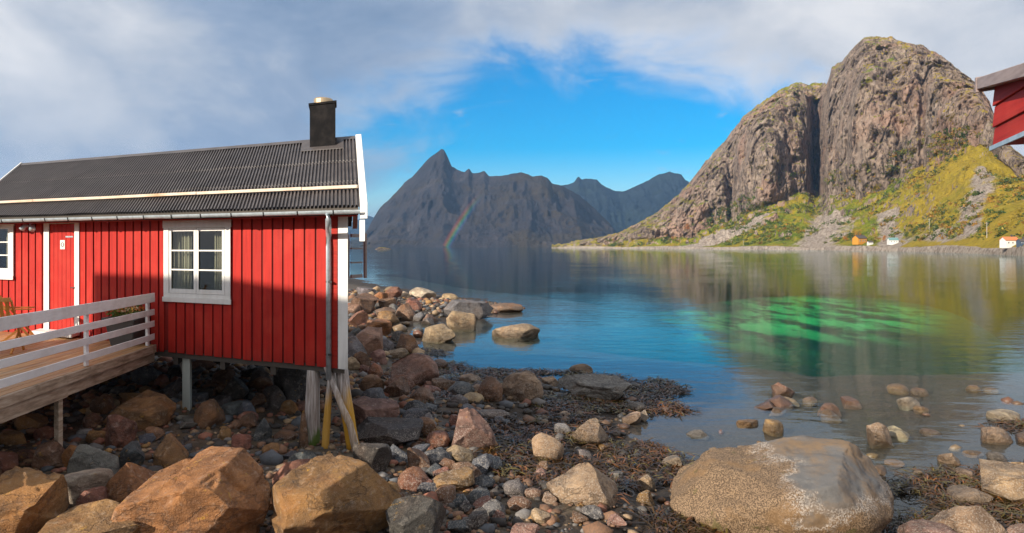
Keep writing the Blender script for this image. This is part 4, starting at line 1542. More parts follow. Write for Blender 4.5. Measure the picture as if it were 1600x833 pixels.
# visible outline in the photograph: x0, y0, x1, y1 (base), colour, shape, label
ROCKS = [
    (-45, 735, 85, 862, 'ochre', 'slab', 'huge ochre brown boulder in the lower left corner'),
    (70, 790, 240, 885, 'ochre', 'slab', 'ochre boulder with orange lichen at the bottom left edge, below the cream rock'),
    (88, 733, 174, 800, 'cream', 'block', 'pale cream angular rock between the grey and orange blocks'),
    (162, 720, 252, 798, 'orange', 'block', 'orange brown block beside the pale cream rock'),
    (118, 690, 180, 757, 'grey', 'block', 'grey angular stone standing in front of the deck post'),
    (178, 690, 229, 738, 'slate', 'block', 'slate grey leaning stone right of the grey angular stone'),
    (173, 613, 272, 674, 'ochre', 'slab', 'large ochre rock lying in the shade beside the deck post'),
    (164, 646, 206, 702, 'red', 'block', 'reddish upright rock left of the large ochre rock'),
    (208, 703, 428, 872, 'orange', 'slab', 'giant flat orange boulder in front of the red cabin'),
    (425, 717, 500, 772, 'red', 'round', 'rounded reddish brown rock at the foot of the pale pile'),
    (418, 722, 625, 880, 'ochre', 'slab', 'big layered ochre boulder below the yellow stained piles'),
    (242, 680, 292, 738, 'ochre', 'block', 'ochre block behind the giant flat orange boulder'),
    (48, 690, 100, 735, 'brown', 'round', None), (-5, 703, 27, 742, 'red', 'block', None),
    (30, 643, 72, 674, 'ochre', 'block', None), (57, 662, 90, 690, 'red', 'block', None), (130, 645, 160, 668, 'brown', 'round', None),
    (98, 700, 124, 722, 'brown', 'block', None), (135, 672, 166, 694, 'ochre', 'round', None), (228, 665, 262, 690, 'brown', 'block', None),
    (300, 625, 346, 670, 'brown', 'block', 'brown angular rock by the foot of the grey support post'),
    (370, 625, 400, 656, 'slate', 'block', None), (398, 653, 426, 692, 'slate', 'block', 'small slate blue stone in the shade under the cabin'),
    (405, 603, 448, 642, 'dark', 'block', None), (424, 565, 482, 628, 'dark', 'block', 'large dark boulder in the gloom under the cabin corner'),
    (345, 588, 392, 628, 'dark', 'block', None), (424, 672, 466, 690, 'brown', 'round', None), (410, 692, 438, 712, 'ochre', 'round', None),
    (366, 645, 400, 672, 'brown', 'block', None), (258, 590, 296, 625, 'dark', 'block', None), (205, 570, 250, 606, 'slate', 'block', None),
    (362, 678, 394, 706, 'red', 'round', None), (466, 640, 482, 700, 'brown', 'block', None),
    # beside and beyond the cabin corner
    (546, 622, 626, 670, 'pink', 'slab', 'pinkish brown flat boulder right of the yellow pile'),
    (550, 656, 662, 700, 'dark', 'slab', 'long dark barnacled rock below the pinkish flat boulder'),
    (553, 688, 612, 745, 'dark', 'block', 'dark wet boulder beside the yellow pile foot'),
    (606, 694, 645, 724, 'slate', 'block', None), (636, 694, 676, 737, 'brown', 'block', 'brown egg shaped rock right of the dark wet boulder'),
    (596, 775, 695, 870, 'dark', 'slab', 'charcoal black slab with white crust at the bottom edge, right of the layered boulder'),
    (664, 674, 704, 702, 'red', 'round', 'small rounded red stone left of the tall pink granite rock'),
    (704, 636, 776, 710, 'pink', 'peak', 'tall pink granite rock in the brown seaweed'),
    (692, 697, 742, 728, 'tan', 'block', 'orange tan stone in front of the tall pink granite rock'),
    (676, 735, 742, 774, 'ochre', 'block', 'ochre stone with yellow weed, left of the flat red stone'),
    (735, 640, 799, 658, 'grey', 'long', 'long dark grey log shaped stone behind the tall pink rock'),
    (830, 677, 882, 724, 'tan', 'round', 'rounded tan boulder left of the squarish tan block'),
    (892, 657, 957, 700, 'tan', 'block', 'squarish tan block near the water edge'),
    (850, 723, 968, 792, 'tan', 'peak', 'wide pointed tan boulder in the middle of the seaweed'),
    (736, 777, 790, 800, 'red', 'long', 'flat red brown stone below the dark weed'),
    (786, 750, 822, 778, 'grey', 'round', None), (818, 762, 846, 780, 'pink', 'block', None), (790, 775, 832, 800, 'brown', 'round', None),
    (742, 708, 786, 740, 'slate', 'round', None), (740, 740, 775, 765, 'slate', 'block', None), (700, 770, 734, 792, 'slate', 'block', None),
    (698, 812, 736, 836, 'slate', 'block', None), (795, 820, 845, 846, 'pink', 'block', None), (645, 752, 684, 772, 'slate', 'long', None), (630, 770, 668, 790, 'brown', 'block', None),
    (905, 790, 945, 812, 'grey', 'round', None), (795, 675, 815, 684, 'tan', 'round', None), (870, 643, 895, 655, 'tan', 'round', None),
    (895, 640, 915, 655, 'pale', 'round', None), (875, 660, 890, 670, 'brown', 'round', None), (770, 650, 790, 664, 'slate', 'round', None),
    # the spit of stones at the water edge
    (783, 580, 850, 628, 'tan', 'round', 'domed tan boulder at the head of the stony spit'),
    (873, 585, 986, 630, 'grey', 'slab', 'dark layered ledge rock at the right end of the stony spit'),
    (890, 569, 926, 582, 'ochre', 'long', 'small ochre rock standing alone in the blue water'),
    (722, 613, 757, 634, 'tan', 'round', 'small round tan cobble left of the domed boulder'),
    (716, 584, 752, 602, 'tan', 'round', None), (746, 588, 786, 628, 'brown', 'round', None), (696, 596, 742, 622, 'slate', 'round', None), (730, 600, 760, 616, 'tan', 'round', None),
    (846, 588, 874, 606, 'tan', 'block', None), (672, 590, 712, 612, 'brown', 'block', None),
    (610, 553, 690, 604, 'pink', 'block', 'big square pinkish boulder on the bank facing the water'),
    (674, 561, 700, 577, 'brown', 'round', 'small dark brown rock in water right of the square pinkish boulder'),
    # the bank behind the cabin
    (660, 505, 714, 534, 'tan', 'block', 'tan block standing in the still pool'),
    (698, 486, 744, 515, 'tan', 'block', 'tan block behind the pool, below the flat ledge'),
    (693, 468, 772, 500, 'grey', 'slab', 'long grey flat ledge on the rocky point'),
    (758, 476, 818, 488, 'brown', 'long', 'low weedy tip of the rocky point'),
    (638, 449, 682, 468, 'pale', 'round', 'pale rounded boulder at the top of the rocky point'),
    (618, 455, 642, 466, 'pale', 'round', 'small pale boulder left of the pale rounded one'),
    (690, 458, 718, 470, 'tan', 'round', None), (722, 488, 745, 500, 'brown', 'round', None),
    (770, 505, 842, 527, 'tan', 'long', 'low tan rock alone in the blue bay'),
    (616, 473, 654, 502, 'brown', 'peak', 'brown pointed boulder at the edge of the pool'),
    (644, 487, 668, 502, 'slate', 'round', None), (660, 490, 684, 505, 'brown', 'block', None),
    (576, 456, 606, 478, 'orange', 'block', 'orange block high on the bank behind the cabin'),
    (618, 521, 657, 552, 'brown', 'peak', 'dark brown rock in the pool, left of the tan block'),
    (574, 499, 614, 525, 'orange', 'slab', 'rust orange slab leaning on the bank'),
    (550, 511, 600, 556, 'pink', 'slab', 'tilted pinkish slab on the bank beside the cabin corner'),
    (544, 458, 592, 492, 'brown', 'block', 'brown boulder touching the cabin corner at the back'),
    (590, 465, 622, 486, 'brown', 'slab', None), (540, 522, 574, 560, 'grey', 'block', None), (575, 545, 606, 570, 'pink', 'block', None),
    (604, 544, 638, 562, 'tan', 'long', None), (545, 484, 576, 512, 'red', 'block', None), (586, 480, 618, 500, 'brown', 'block', None),
    (552, 548, 580, 575, 'brown', 'block', None), (574, 566, 600, 590, 'red', 'block', None), (562, 585, 600, 620, 'brown', 'block', None),
    (598, 590, 640, 622, 'brown', 'block', None), (640, 604, 680, 632, 'brown', 'block', None), (628, 625, 668, 650, 'slate', 'long', None),
    (598, 448, 625, 460, 'tan', 'slab', None), (556, 448, 590, 462, 'grey', 'slab', None), (684, 505, 700, 512, 'tan', 'round', None),
    # right foreground
    (1040, 676, 1386, 900, 'boulder', 'giant', 'giant grey and brown boulder with white salt rim in the right foreground'),
    (1356, 659, 1393, 694, 'tan', 'block', 'small tan rock standing in water right of the giant boulder'),
    (1549, 641, 1592, 658, 'pale', 'round', 'pale oval stone at the right edge, farther out of two'),
    (1532, 667, 1577, 692, 'tan', 'round', 'rounded tan stone with a hollow, right edge shallows'),
    (1584, 674, 1625, 692, 'brown', 'block', 'brown stone cut by the right edge of the picture'),
    (1468, 707, 1502, 727, 'tan', 'peak', 'tan wedge stone in the shallows above the weed'),
    (1507, 705, 1537, 717, 'ochre', 'round', None), (1543, 706, 1570, 724, 'grey', 'round', None),
    (1520, 728, 1640, 792, 'tan', 'slab', 'large tan slab cut by the right edge'),
    (1483, 762, 1547, 794, 'tan', 'round', 'rounded tan rock below the small yellow weed'),
    (1440, 786, 1568, 878, 'tan', 'peak', 'triangular tan boulder at the bottom right'),
    (1410, 820, 1505, 880, 'pink', 'round', 'pinkish boulder at the bottom edge left of the triangular one'),
    (1565, 820, 1660, 880, 'pink', 'round', 'pinkish boulder in the bottom right corner'),
    (1510, 602, 1532, 615, 'ochre', 'round', None), (1536, 606, 1558, 617, 'ochre', 'round', None), (1428, 634, 1450, 648, 'ochre', 'round', None),
    (1385, 600, 1420, 618, 'ochre', 'round', None), (1424, 606, 1448, 620, 'brown', 'round', None),
    (1094, 709, 1113, 721, 'tan', 'round', 'small tan stone among weed left of the giant boulder'),
    (1150, 655, 1187, 670, 'ochre', 'long', None), (1190, 654, 1228, 682, 'ochre', 'peak', None), (1072, 672, 1108, 688, 'grey', 'long', None), (975, 626, 1010, 644, 'grey', 'round', None),
    (1383, 720, 1412, 732, 'ochre', 'round', None), (1425, 735, 1446, 748, 'tan', 'round', None), (1440, 670, 1470, 684, 'brown', 'round', None),
]

SHAPE = {  # planes, lo, hi, rough, rounded, flat top, depth ratio
    'slab': (22, 0.46, 0.76, 0.014, 0.0, 0.38, 0.95), 'block': (18, 0.42, 0.70, 0.016, 0.0, 0.0, 0.95), 'round': (16, 0.64, 0.92, 0.055, 0.2, 0.0, 0.95),
    'peak': (13, 0.46, 0.76, 0.032, 0.0, 0.0, 0.9), 'long': (11, 0.55, 0.9, 0.05, 0.1, 0.0, 0.55), 'giant': (12, 0.62, 0.9, 0.034, 0.08, 0.50, 0.85)}
STRATA = {'slab': 0.06, 'block': 0.035, 'round': 0.02, 'peak': 0.035, 'long': 0.04, 'giant': 0.035}

ZONES = [  # shared descriptions of the rocks that nothing singles out: test(px, py, z) -> phrase
    (lambda x, y, z: z < -0.08, 'lying under the clear water', 'stones under the clear water'),
    (lambda x, y, z: x < 480 and y < 690, 'in the rubble under the cabin and deck', 'rubble under the cabin and deck'),
    (lambda x, y, z: x < 640 and y >= 640, 'among the foreground rubble at lower left', 'foreground rubble at lower left'),
    (lambda x, y, z: x < 720 and y < 640, 'on the stony bank right of the cabin', 'stones of the bank right of the cabin'),
    (lambda x, y, z: x < 1040, 'among the brown seaweed in the middle', 'stones among the middle seaweed'),
    (lambda x, y, z: True, 'in the shallows at the right', 'stones in the right shallows')]
COLWORD = {'orange': 'orange', 'ochre': 'ochre', 'brown': 'brown', 'red': 'reddish', 'grey': 'grey', 'slate': 'slate grey', 'dark': 'dark', 'cream': 'cream', 'pink': 'pinkish', 'tan': 'tan', 'pale': 'pale'}
LATER = []
PLACED = []      # x, y, radius, for keeping the fill rocks apart


def put_rock(me, x, y, z, rz, colour, label, group, px, py, scale=None):
    o = bpy.data.objects.new('rock' if label is None or 'boulder' not in label else 'boulder', me)
    COL.objects.link(o)
    o.location = (x, y, z)
    o.rotation_euler = (0, 0, rz)
    if scale is not None:
        o.scale = scale
    r_ = random.Random(int(px * 31 + py * 7))
    c = ROCKCOL[colour] if colour in ROCKCOL else (0.30, 0.235, 0.175, 0.25)
    f = r_.uniform(0.82, 1.18)
    o.color = (c[0] * f, c[1] * f * r_.uniform(0.94, 1.06), c[2] * f * r_.uniform(0.9, 1.1), c[3])
    if label is None:
        for test, phrase, grp in ZONES:
            if test(px, py, z):
                label, group = '%s stone %s' % (COLWORD[colour], phrase), grp
                break
    tag(o, label, 'rock', group)
    return o


def f_giant(n_, out):
    """the giant boulder: barnacled brown skirt, clean grey top, white salt line between them"""
    p = pos(n_)
    s3 = n_.n('SeparateXYZ')
    n_.put(s3.inputs[0], p)
    z = s3.outputs[2]
    a = n_.noise(p, 1.6, 7, 0.62, 0.4)
    b = n_.noise(p, 7.0, 6, 0.7)
    sp = n_.noise(p, 60.0, 3, 0.6)
    flat = n_.n('SeparateXYZ')
    n_.put(flat.inputs[0], n_.n('NewGeometry').outputs['Normal'])
    line = n_.n('Attribute', attribute_name='rim').outputs['Fac']
    lv = n_.m('ADD', line, n_.m('ADD', n_.m('MULTIPLY', n_.m('SUBTRACT', b, 0.5), 0.30), n_.m('MULTIPLY', n_.m('SUBTRACT', n_.noise(p, 26, 4, 0.7), 0.5), 0.22)))
    top = n_.mix(n_.smooth(a, 0.4, 0.65), (0.125, 0.12, 0.115), (0.19, 0.125, 0.070))
    top = n_.mix(n_.m('MULTIPLY', n_.smooth(b, 0.45, 0.7), 0.5), top, (0.085, 0.082, 0.08))
    skirt = n_.mix(n_.smooth(sp, 0.45, 0.58), (0.075, 0.046, 0.024), (0.27, 0.18, 0.105))
    skirt = n_.mix(n_.m('MULTIPLY', n_.smooth(a, 0.5, 0.66), 0.7), skirt, (0.21, 0.12, 0.05))
    c = n_.mix(n_.smooth(lv, -0.05, 0.09), skirt, top)
    wide = n_.m('MULTIPLY_ADD', n_.smooth(n_.noise(p, 2.2, 3, 0.6), 0.36, 0.70), 0.20, 0.05)
    white = n_.m('MULTIPLY', n_.smooth(n_.m('ABSOLUTE', lv), wide, 0.0), n_.smooth(n_.noise(p, 44, 5, 0.7), 0.44, 0.60))
    c = n_.mix(n_.m('MULTIPLY', white, 0.75), c, (0.50, 0.45, 0.40))
    moss = n_.m('MULTIPLY', n_.smooth(n_.noise(p, 3.1, 4, 0.6), 0.62, 0.68), n_.smooth(lv, 0.02, -0.1))
    c = n_.mix(n_.m('MULTIPLY', moss, 0.7), c, (0.09, 0.075, 0.02))
    h = n_.m('ADD', n_.m('MULTIPLY', a, 0.8), n_.m('ADD', n_.m('MULTIPLY', b, 0.4), n_.m('MULTIPLY', n_.m('MULTIPLY', sp, n_.smooth(lv, 0.05, -0.05)), 0.35)))
    principled(n_, out, c, 0.75, h, 0.7, 0.05)


mat('giant_rock', f_giant)

for idx, (x0, y0, x1, y1, colour, shp, label) in enumerate(ROCKS):
    pxc = (x0 + x1) / 2
    if shp == 'giant':
        gX, gY = (1205 - 800) / F * 8.6, 8.6
        wz = gz(gX, gY)
    else:
        gX, gY, wz = hit_ground(pxc, y1)
    deep = 0.0
    if label and shp != 'giant' and wz < 0:      # it stands out of the water: its waterline is what the photograph shows
        gX, gY = at_water(pxc, y1)
        deep = min(max(0.0, -gz(gX, gY)), 0.30)
        wz = 0.0
    sub = wz < -0.05
    w = (x1 - x0) / F * gY
    planes, lo, hi, rough, rounded, flat, dr = SHAPE[shp]
    big = (x1 - x0) > 60
    k = 6 if (shp == 'giant' or (x1 - x0) > 110) else (5 if big else 4)
    dpt = w * dr
    gYc = gY + dpt * 0.42
    w = (x1 - x0) / F * gYc * 0.98
    gYt = gYc + dpt * (0.10 if shp in ('slab', 'giant') else 0.0)
    hgt = EYE + (HZ - y0) / F * gYt - wz       # so that its top stands at the height the photograph shows
    hgt = max(hgt, w * 0.22)
    if sub:
        hgt = min(hgt, w * 0.6)
    V, Fc = rock_shape(900 + idx * 13, k, planes, lo, hi, rough, rounded, flat, STRATA[shp])
    if shp == 'peak':
        taper = 1 - 0.42 * np.clip((V[:, 2:3] + 0.2) / 1.2, 0, 1)
        V[:, :2] *= taper
        V[:, 0] -= 0.12 * V[:, 2]
    burial = 0.28
    Hh = hgt / (1 - burial) + deep
    if deep:                                     # broader below the surface
        w, dpt = w * min(1 + 0.2 * deep / hgt, 1.12), dpt * min(1 + 0.2 * deep / hgt, 1.12)
        if shp in ('round', 'block', 'long'):
            V[:, 2] = np.where(V[:, 2] > 0, np.abs(V[:, 2]) ** 0.8, V[:, 2])
    V = V * np.array([w / 2, dpt / 2, Hh / 2])
    zc = wz + hgt - Hh / 2
    if shp == 'giant':
        V = V * 1.0
        zc = EYE + (HZ - 684) / F * gYt - Hh / 2
    me = np_mesh('rock', V, Fc, True)
    if shp == 'giant':
        un, zn = V[:, 0] / (w / 2), V[:, 2] / (Hh / 2)
        wob = 0.22 * fbm(V * 2.2 + 3, 4)
        rim = np.minimum((un + 0.06) * 0.9 + wob, np.minimum((zn - 0.16 - 0.18 * un) * 0.8 + wob, (0.93 - un) * 1.4 + wob))
        me.attributes.new('rim', 'FLOAT', 'POINT').data.foreach_set('value', rim.astype(np.float32))
        me.materials.append(MATS['giant_rock'])
    else:
        me.materials.append(MATS['rock'])
    gXc = (pxc - 800) / F * gYc
    o = put_rock(me, gXc, gYc, zc, 0, colour, label, 'shore boulders' if label else None, pxc, (y0 + y1) / 2)
    if not label:
        LATER.append((o, pxc, (y0 + y1) / 2, x1 - x0, colour, shp, wz))
    PLACED.append((gXc, gYc, max(w, dpt) * 0.42))

# ---- more stones of the shore, copies of a few shapes
VAR = []
for i in range(16):
    kind = ['block', 'round', 'slab', 'block'][i % 4]
    planes, lo, hi, rough, rounded, flat, dr = SHAPE[kind]
    V, Fc = rock_shape(5000 + i * 7, 4, planes, lo, hi, rough, rounded, flat, STRATA[kind])
    V = V * np.array([0.5, 0.5 * (0.7 + 0.3 * ((i * 5) % 3) / 2), 0.5 * (0.55 + 0.35 * ((i * 3) % 4) / 3)])
    me = np_mesh('rock', V, Fc, True)
    me.materials.append(MATS['rock'])
    VAR.append(me)

FILL = [  # photo polygon box, count, size range px, colours
    ((0, 600, 480, 720), 62, (14, 40), ['brown', 'ochre', 'slate', 'dark', 'red', 'grey']),
    ((0, 690, 620, 830), 26, (20, 50), ['brown', 'ochre', 'orange', 'red', 'slate']),
    ((545, 455, 690, 620), 56, (13, 34), ['brown', 'red', 'pink', 'grey', 'dark', 'tan', 'ochre']),
    ((560, 600, 780, 830), 60, (18, 50), ['brown', 'slate', 'dark', 'red', 'grey', 'ochre']),
    ((690, 590, 1000, 830), 34, (14, 34), ['tan', 'brown', 'grey', 'pink']),
    ((1000, 620, 1600, 800), 40, (14, 40), ['ochre', 'brown', 'tan', 'pale', 'red']),
    ((250, 560, 500, 640), 30, (18, 46), ['dark', 'slate', 'brown', 'dark']),
]
rng = random.Random(77)
CAND = []
for (bx, cnt, szr, cl) in FILL:
    made, tries = 0, 0
    while made < cnt and tries < cnt * 8:
        tries += 1
        px, py = rng.uniform(bx[0], bx[2]), rng.uniform(bx[1], bx[3])
        X, Y, Z = hit_ground(px, py)
        if Y > 60:
            continue
        wp = rng.uniform(*szr)
        wdt = wp / F * Y
        if wdt > 1.5 or any((X - a) ** 2 + (Y - b) ** 2 < (max(rr_, wdt * 0.5) * 0.85) ** 2 for a, b, rr_ in PLACED):
            continue
        PLACED.append((X, Y, wdt * 0.42))
        sc_ = (wdt * rng.uniform(0.85, 1.15), wdt * rng.uniform(0.85, 1.15), wdt * rng.uniform(0.8, 1.2))
        CAND.append((wp, px, py, X, Y, Z, rng.choice(cl), rng.randrange(16), sc_, (rng.uniform(-0.35, 0.35), rng.uniform(-0.35, 0.35), rng.uniform(0, 6.28))))
        made += 1
CAND.sort(key=lambda c: -c[0])
NIND = 300 - len(ROCKS)
SMALL = CAND[NIND:]


def short(label):
    for w_ in (' in ', ' at ', ' with ', ' between ', ' beside ', ' standing', ' lying', ' right ', ' left ', ' behind', ' below', ' cut', ' above', ' high', ' on ', ' facing', ' leaning', ' alone',
               ' touching', ' among', ' just', ' by ', ','):
        label = label.split(w_)[0]
    return label


HERO = [((x0 + x1) / 2, (y0 + y1) / 2, x1 - x0, short(l)) for (x0, y0, x1, y1, c, sh, l) in ROCKS if l]
_names = [h[3] for h in HERO]
HERO = [h for h in HERO if _names.count(h[3]) == 1]
FORM = {'block': 'angular', 'round': 'rounded', 'slab': 'flat topped', 'peak': 'pointed', 'long': 'elongated'}
USED = {}


def relate(px, py, wp, colour, form, sunk):
    """a phrase that singles a stone out by its size, colour, form and the nearest big boulder"""
    order = sorted(HERO, key=lambda h: (h[0] - px) ** 2 + ((h[1] - py) * 1.3) ** 2)
    size = 'small' if wp < 20 else ('medium' if wp < 30 else 'large')
    for h in order[:4]:
        dx_, dy_ = px - h[0], py - h[1]
        near = math.hypot(dx_, dy_) < h[2] * 0.5 + 45
        if abs(dx_) > abs(dy_) * 1.1:
            d_ = ('just ' if near else '') + ('right of' if dx_ > 0 else 'left of')
        else:
            d_ = ('close ' if near else '') + ('in front of' if dy_ > 0 else 'behind')
        lab = '%s %s %s stone %s%s the %s' % (size, COLWORD[colour], form, 'under water ' if sunk else '', d_, h[3])
        if lab not in USED:
            USED[lab] = 1
            return lab
    return lab


for (wp, px, py, X, Y, Z, colour, vi, sc_, rot) in CAND[:NIND]:
    grp = [g for t_, ph, g in ZONES if t_(px, py, Z)][0]
    kind = ['block', 'round', 'slab', 'block'][vi % 4]
    o = put_rock(VAR[vi], X, Y, Z + sc_[2] * 0.18, 0, colour, relate(px, py, wp, colour, FORM[kind], Z < -0.15), grp, px, py, sc_)
    o.rotation_euler = rot
for o, px, py, wp, colour, form, z in LATER:
    o['label'] = relate(px, py, wp, colour, FORM[form], z < -0.15)
print('rocks', len(ROCKS), len(CAND), 'left to shingle', len(SMALL))


# ---- shingle: small stones nobody could count
def shingle():
    r_ = np.random.RandomState(21)
    V1, F1 = ico(1)
    base = []
    for i in range(10):
        Vv = V1.copy()
        for n in r_.normal(size=(5, 3)):
            n = n / np.linalg.norm(n)
            d = Vv @ n - r_.uniform(0.55, 0.85)
            m_ = d > 0
            Vv[m_] -= np.outer(d[m_], n)
        base.append(Vv * np.array([1, r_.uniform(0.65, 1.0), r_.uniform(0.45, 0.8)]))
    # sample over the land in world space, denser where it is close
    X, Y = [], []
    while len(X) < 15000:
        y = 6.5 + 40 * r_.rand(4000) ** 2.4
        x = -14 + 34 * r_.rand(4000)
        s_ = shore_sd(x, y)
        keep = (s_ > -0.15) & (np.abs(x) < y * 0.82) & (r_.rand(4000) < np.where(s_ < 3.0, 0.30, 1.0))
        X += list(x[keep]); Y += list(y[keep])
    X, Y = np.array(X[:15000]), np.array(Y[:15000])
    Z = ground(X, Y)
    S = r_.lognormal(-2.95, 0.48, len(X)) * np.clip(Y / 11, 0.9, 2.6)
    S = np.clip(S, 0.022, 0.24)
    pal = np.array([ROCKCOL[k][:3] for k in ('brown', 'brown', 'ochre', 'grey', 'slate', 'dark', 'red', 'tan', 'dark')])
    VV, FF, CC = [], [], []
    nv = len(V1)
    for i in range(len(X)):
        a = r_.uniform(0, 6.28)
        c, s_ = math.cos(a), math.sin(a)
        b = base[i % 10] * S[i]
        VV.append(np.stack([b[:, 0] * c - b[:, 1] * s_ + X[i], b[:, 0] * s_ + b[:, 1] * c + Y[i], b[:, 2] + Z[i] + S[i] * 0.2], 1))
        FF.append(F1 + i * nv)
        col = pal[r_.randint(len(pal))] * r_.uniform(0.45, 1.1)
        CC.append(np.tile(np.append(col, 1.0), (nv, 1)))
    for i, c in enumerate(SMALL):
        b = base[c[7] % 10] * c[8][0] * 0.5
        a = c[9][2]
        cc_, s_ = math.cos(a), math.sin(a)
        VV.append(np.stack([b[:, 0] * cc_ - b[:, 1] * s_ + c[3], b[:, 0] * s_ + b[:, 1] * cc_ + c[4], b[:, 2] + c[5] + c[8][2] * 0.15], 1))
        FF.append(F1 + (len(X) + i) * nv)
        CC.append(np.tile(np.append(np.array(ROCKCOL[c[6]][:3]), 1.0), (nv, 1)))
    me = np_mesh('shingle', np.concatenate(VV), np.concatenate(FF), False)
    me.attributes.new('tint', 'FLOAT_COLOR', 'POINT').data.foreach_set('color', np.concatenate(CC).astype(np.float32).ravel())
    o = link('shingle', me, MATS['pebble'])
    tag(o, 'small brown and grey stones strewn between the boulders', 'shingle', kind='stuff')


shingle()


# ---- bladder wrack lying over the tidal stones
def seaweed():
    r_ = np.random.RandomState(5)
    VV, FF, CC = [], [], []
    pal = np.array([(0.075, 0.034, 0.010), (0.048, 0.026, 0.007), (0.085, 0.064, 0.014), (0.026, 0.014, 0.006), (0.12, 0.048, 0.014)])
    nclump, k = 0, 0
    while nclump < 1900:
        y = 7.5 + 26 * r_.rand() ** 1.6
        x = -3.5 + 17 * r_.rand()
        s_ = float(shore_sd(np.array([x]), np.array([y]))[0])
        if abs(x) > y * 0.8 or s_ < -1.4 or s_ > 4.6:
            continue
        m_ = vnoise(np.array([[x * 0.8, y * 0.8, 5.0]]))[0]
        if m_ < -0.05 + 0.25 * (s_ < -0.5) or (x < -1.0 and r_.rand() < 0.5):
            continue
        z = max(gz(x, y), -0.03)
        col0 = pal[r_.randint(len(pal))] * r_.uniform(0.7, 1.4)
        for b in range(r_.randint(9, 18)):
            L = r_.uniform(0.10, 0.40) * (1 + y * 0.012)
            a = r_.uniform(0, 6.28)
            wd = r_.uniform(0.005, 0.013) * (1 + y * 0.03)
            ca, sa = math.cos(a), math.sin(a)
            ox, oy = x + r_.normal(0, 0.10), y + r_.normal(0, 0.10)
            pts = []
            bend = r_.uniform(-1.2, 1.2)
            up = r_.uniform(0.02, 0.10)
            for j in range(4):
                t = j / 3
                aa = a + bend * t
                px_, py_ = ox + math.cos(aa) * L * t, oy + math.sin(aa) * L * t
                pz_ = z + 0.025 + up * math.sin(t * 2.6) + r_.uniform(-0.01, 0.01)
                w_ = wd * (1.0 if j < 3 else 0.35) * (0.6 + 0.5 * t)
                nx, ny = -math.sin(aa), math.cos(aa)
                tw = r_.uniform(-0.6, 0.6) * w_
                pts += [(px_ - nx * w_, py_ - ny * w_, pz_ - tw), (px_ + nx * w_, py_ + ny * w_, pz_ + tw)]
            VV += pts
            for j in range(3):
                FF.append((k + 2 * j, k + 2 * j + 1, k + 2 * j + 3, k + 2 * j + 2))
            c = col0 * r_.uniform(0.75, 1.3)
            CC += [(c[0], c[1], c[2], 1)] * 8
            k += 8
        nclump += 1
    me = np_mesh('seaweed', np.array(VV), np.array(FF))
    me.attributes.new('tint', 'FLOAT_COLOR', 'POINT').data.foreach_set('color', np.array(CC, dtype=np.float32).ravel())
    tag(link('seaweed', me, MATS['weed']), 'brown bladder wrack covering the low tide stones', 'seaweed', kind='stuff')


seaweed()


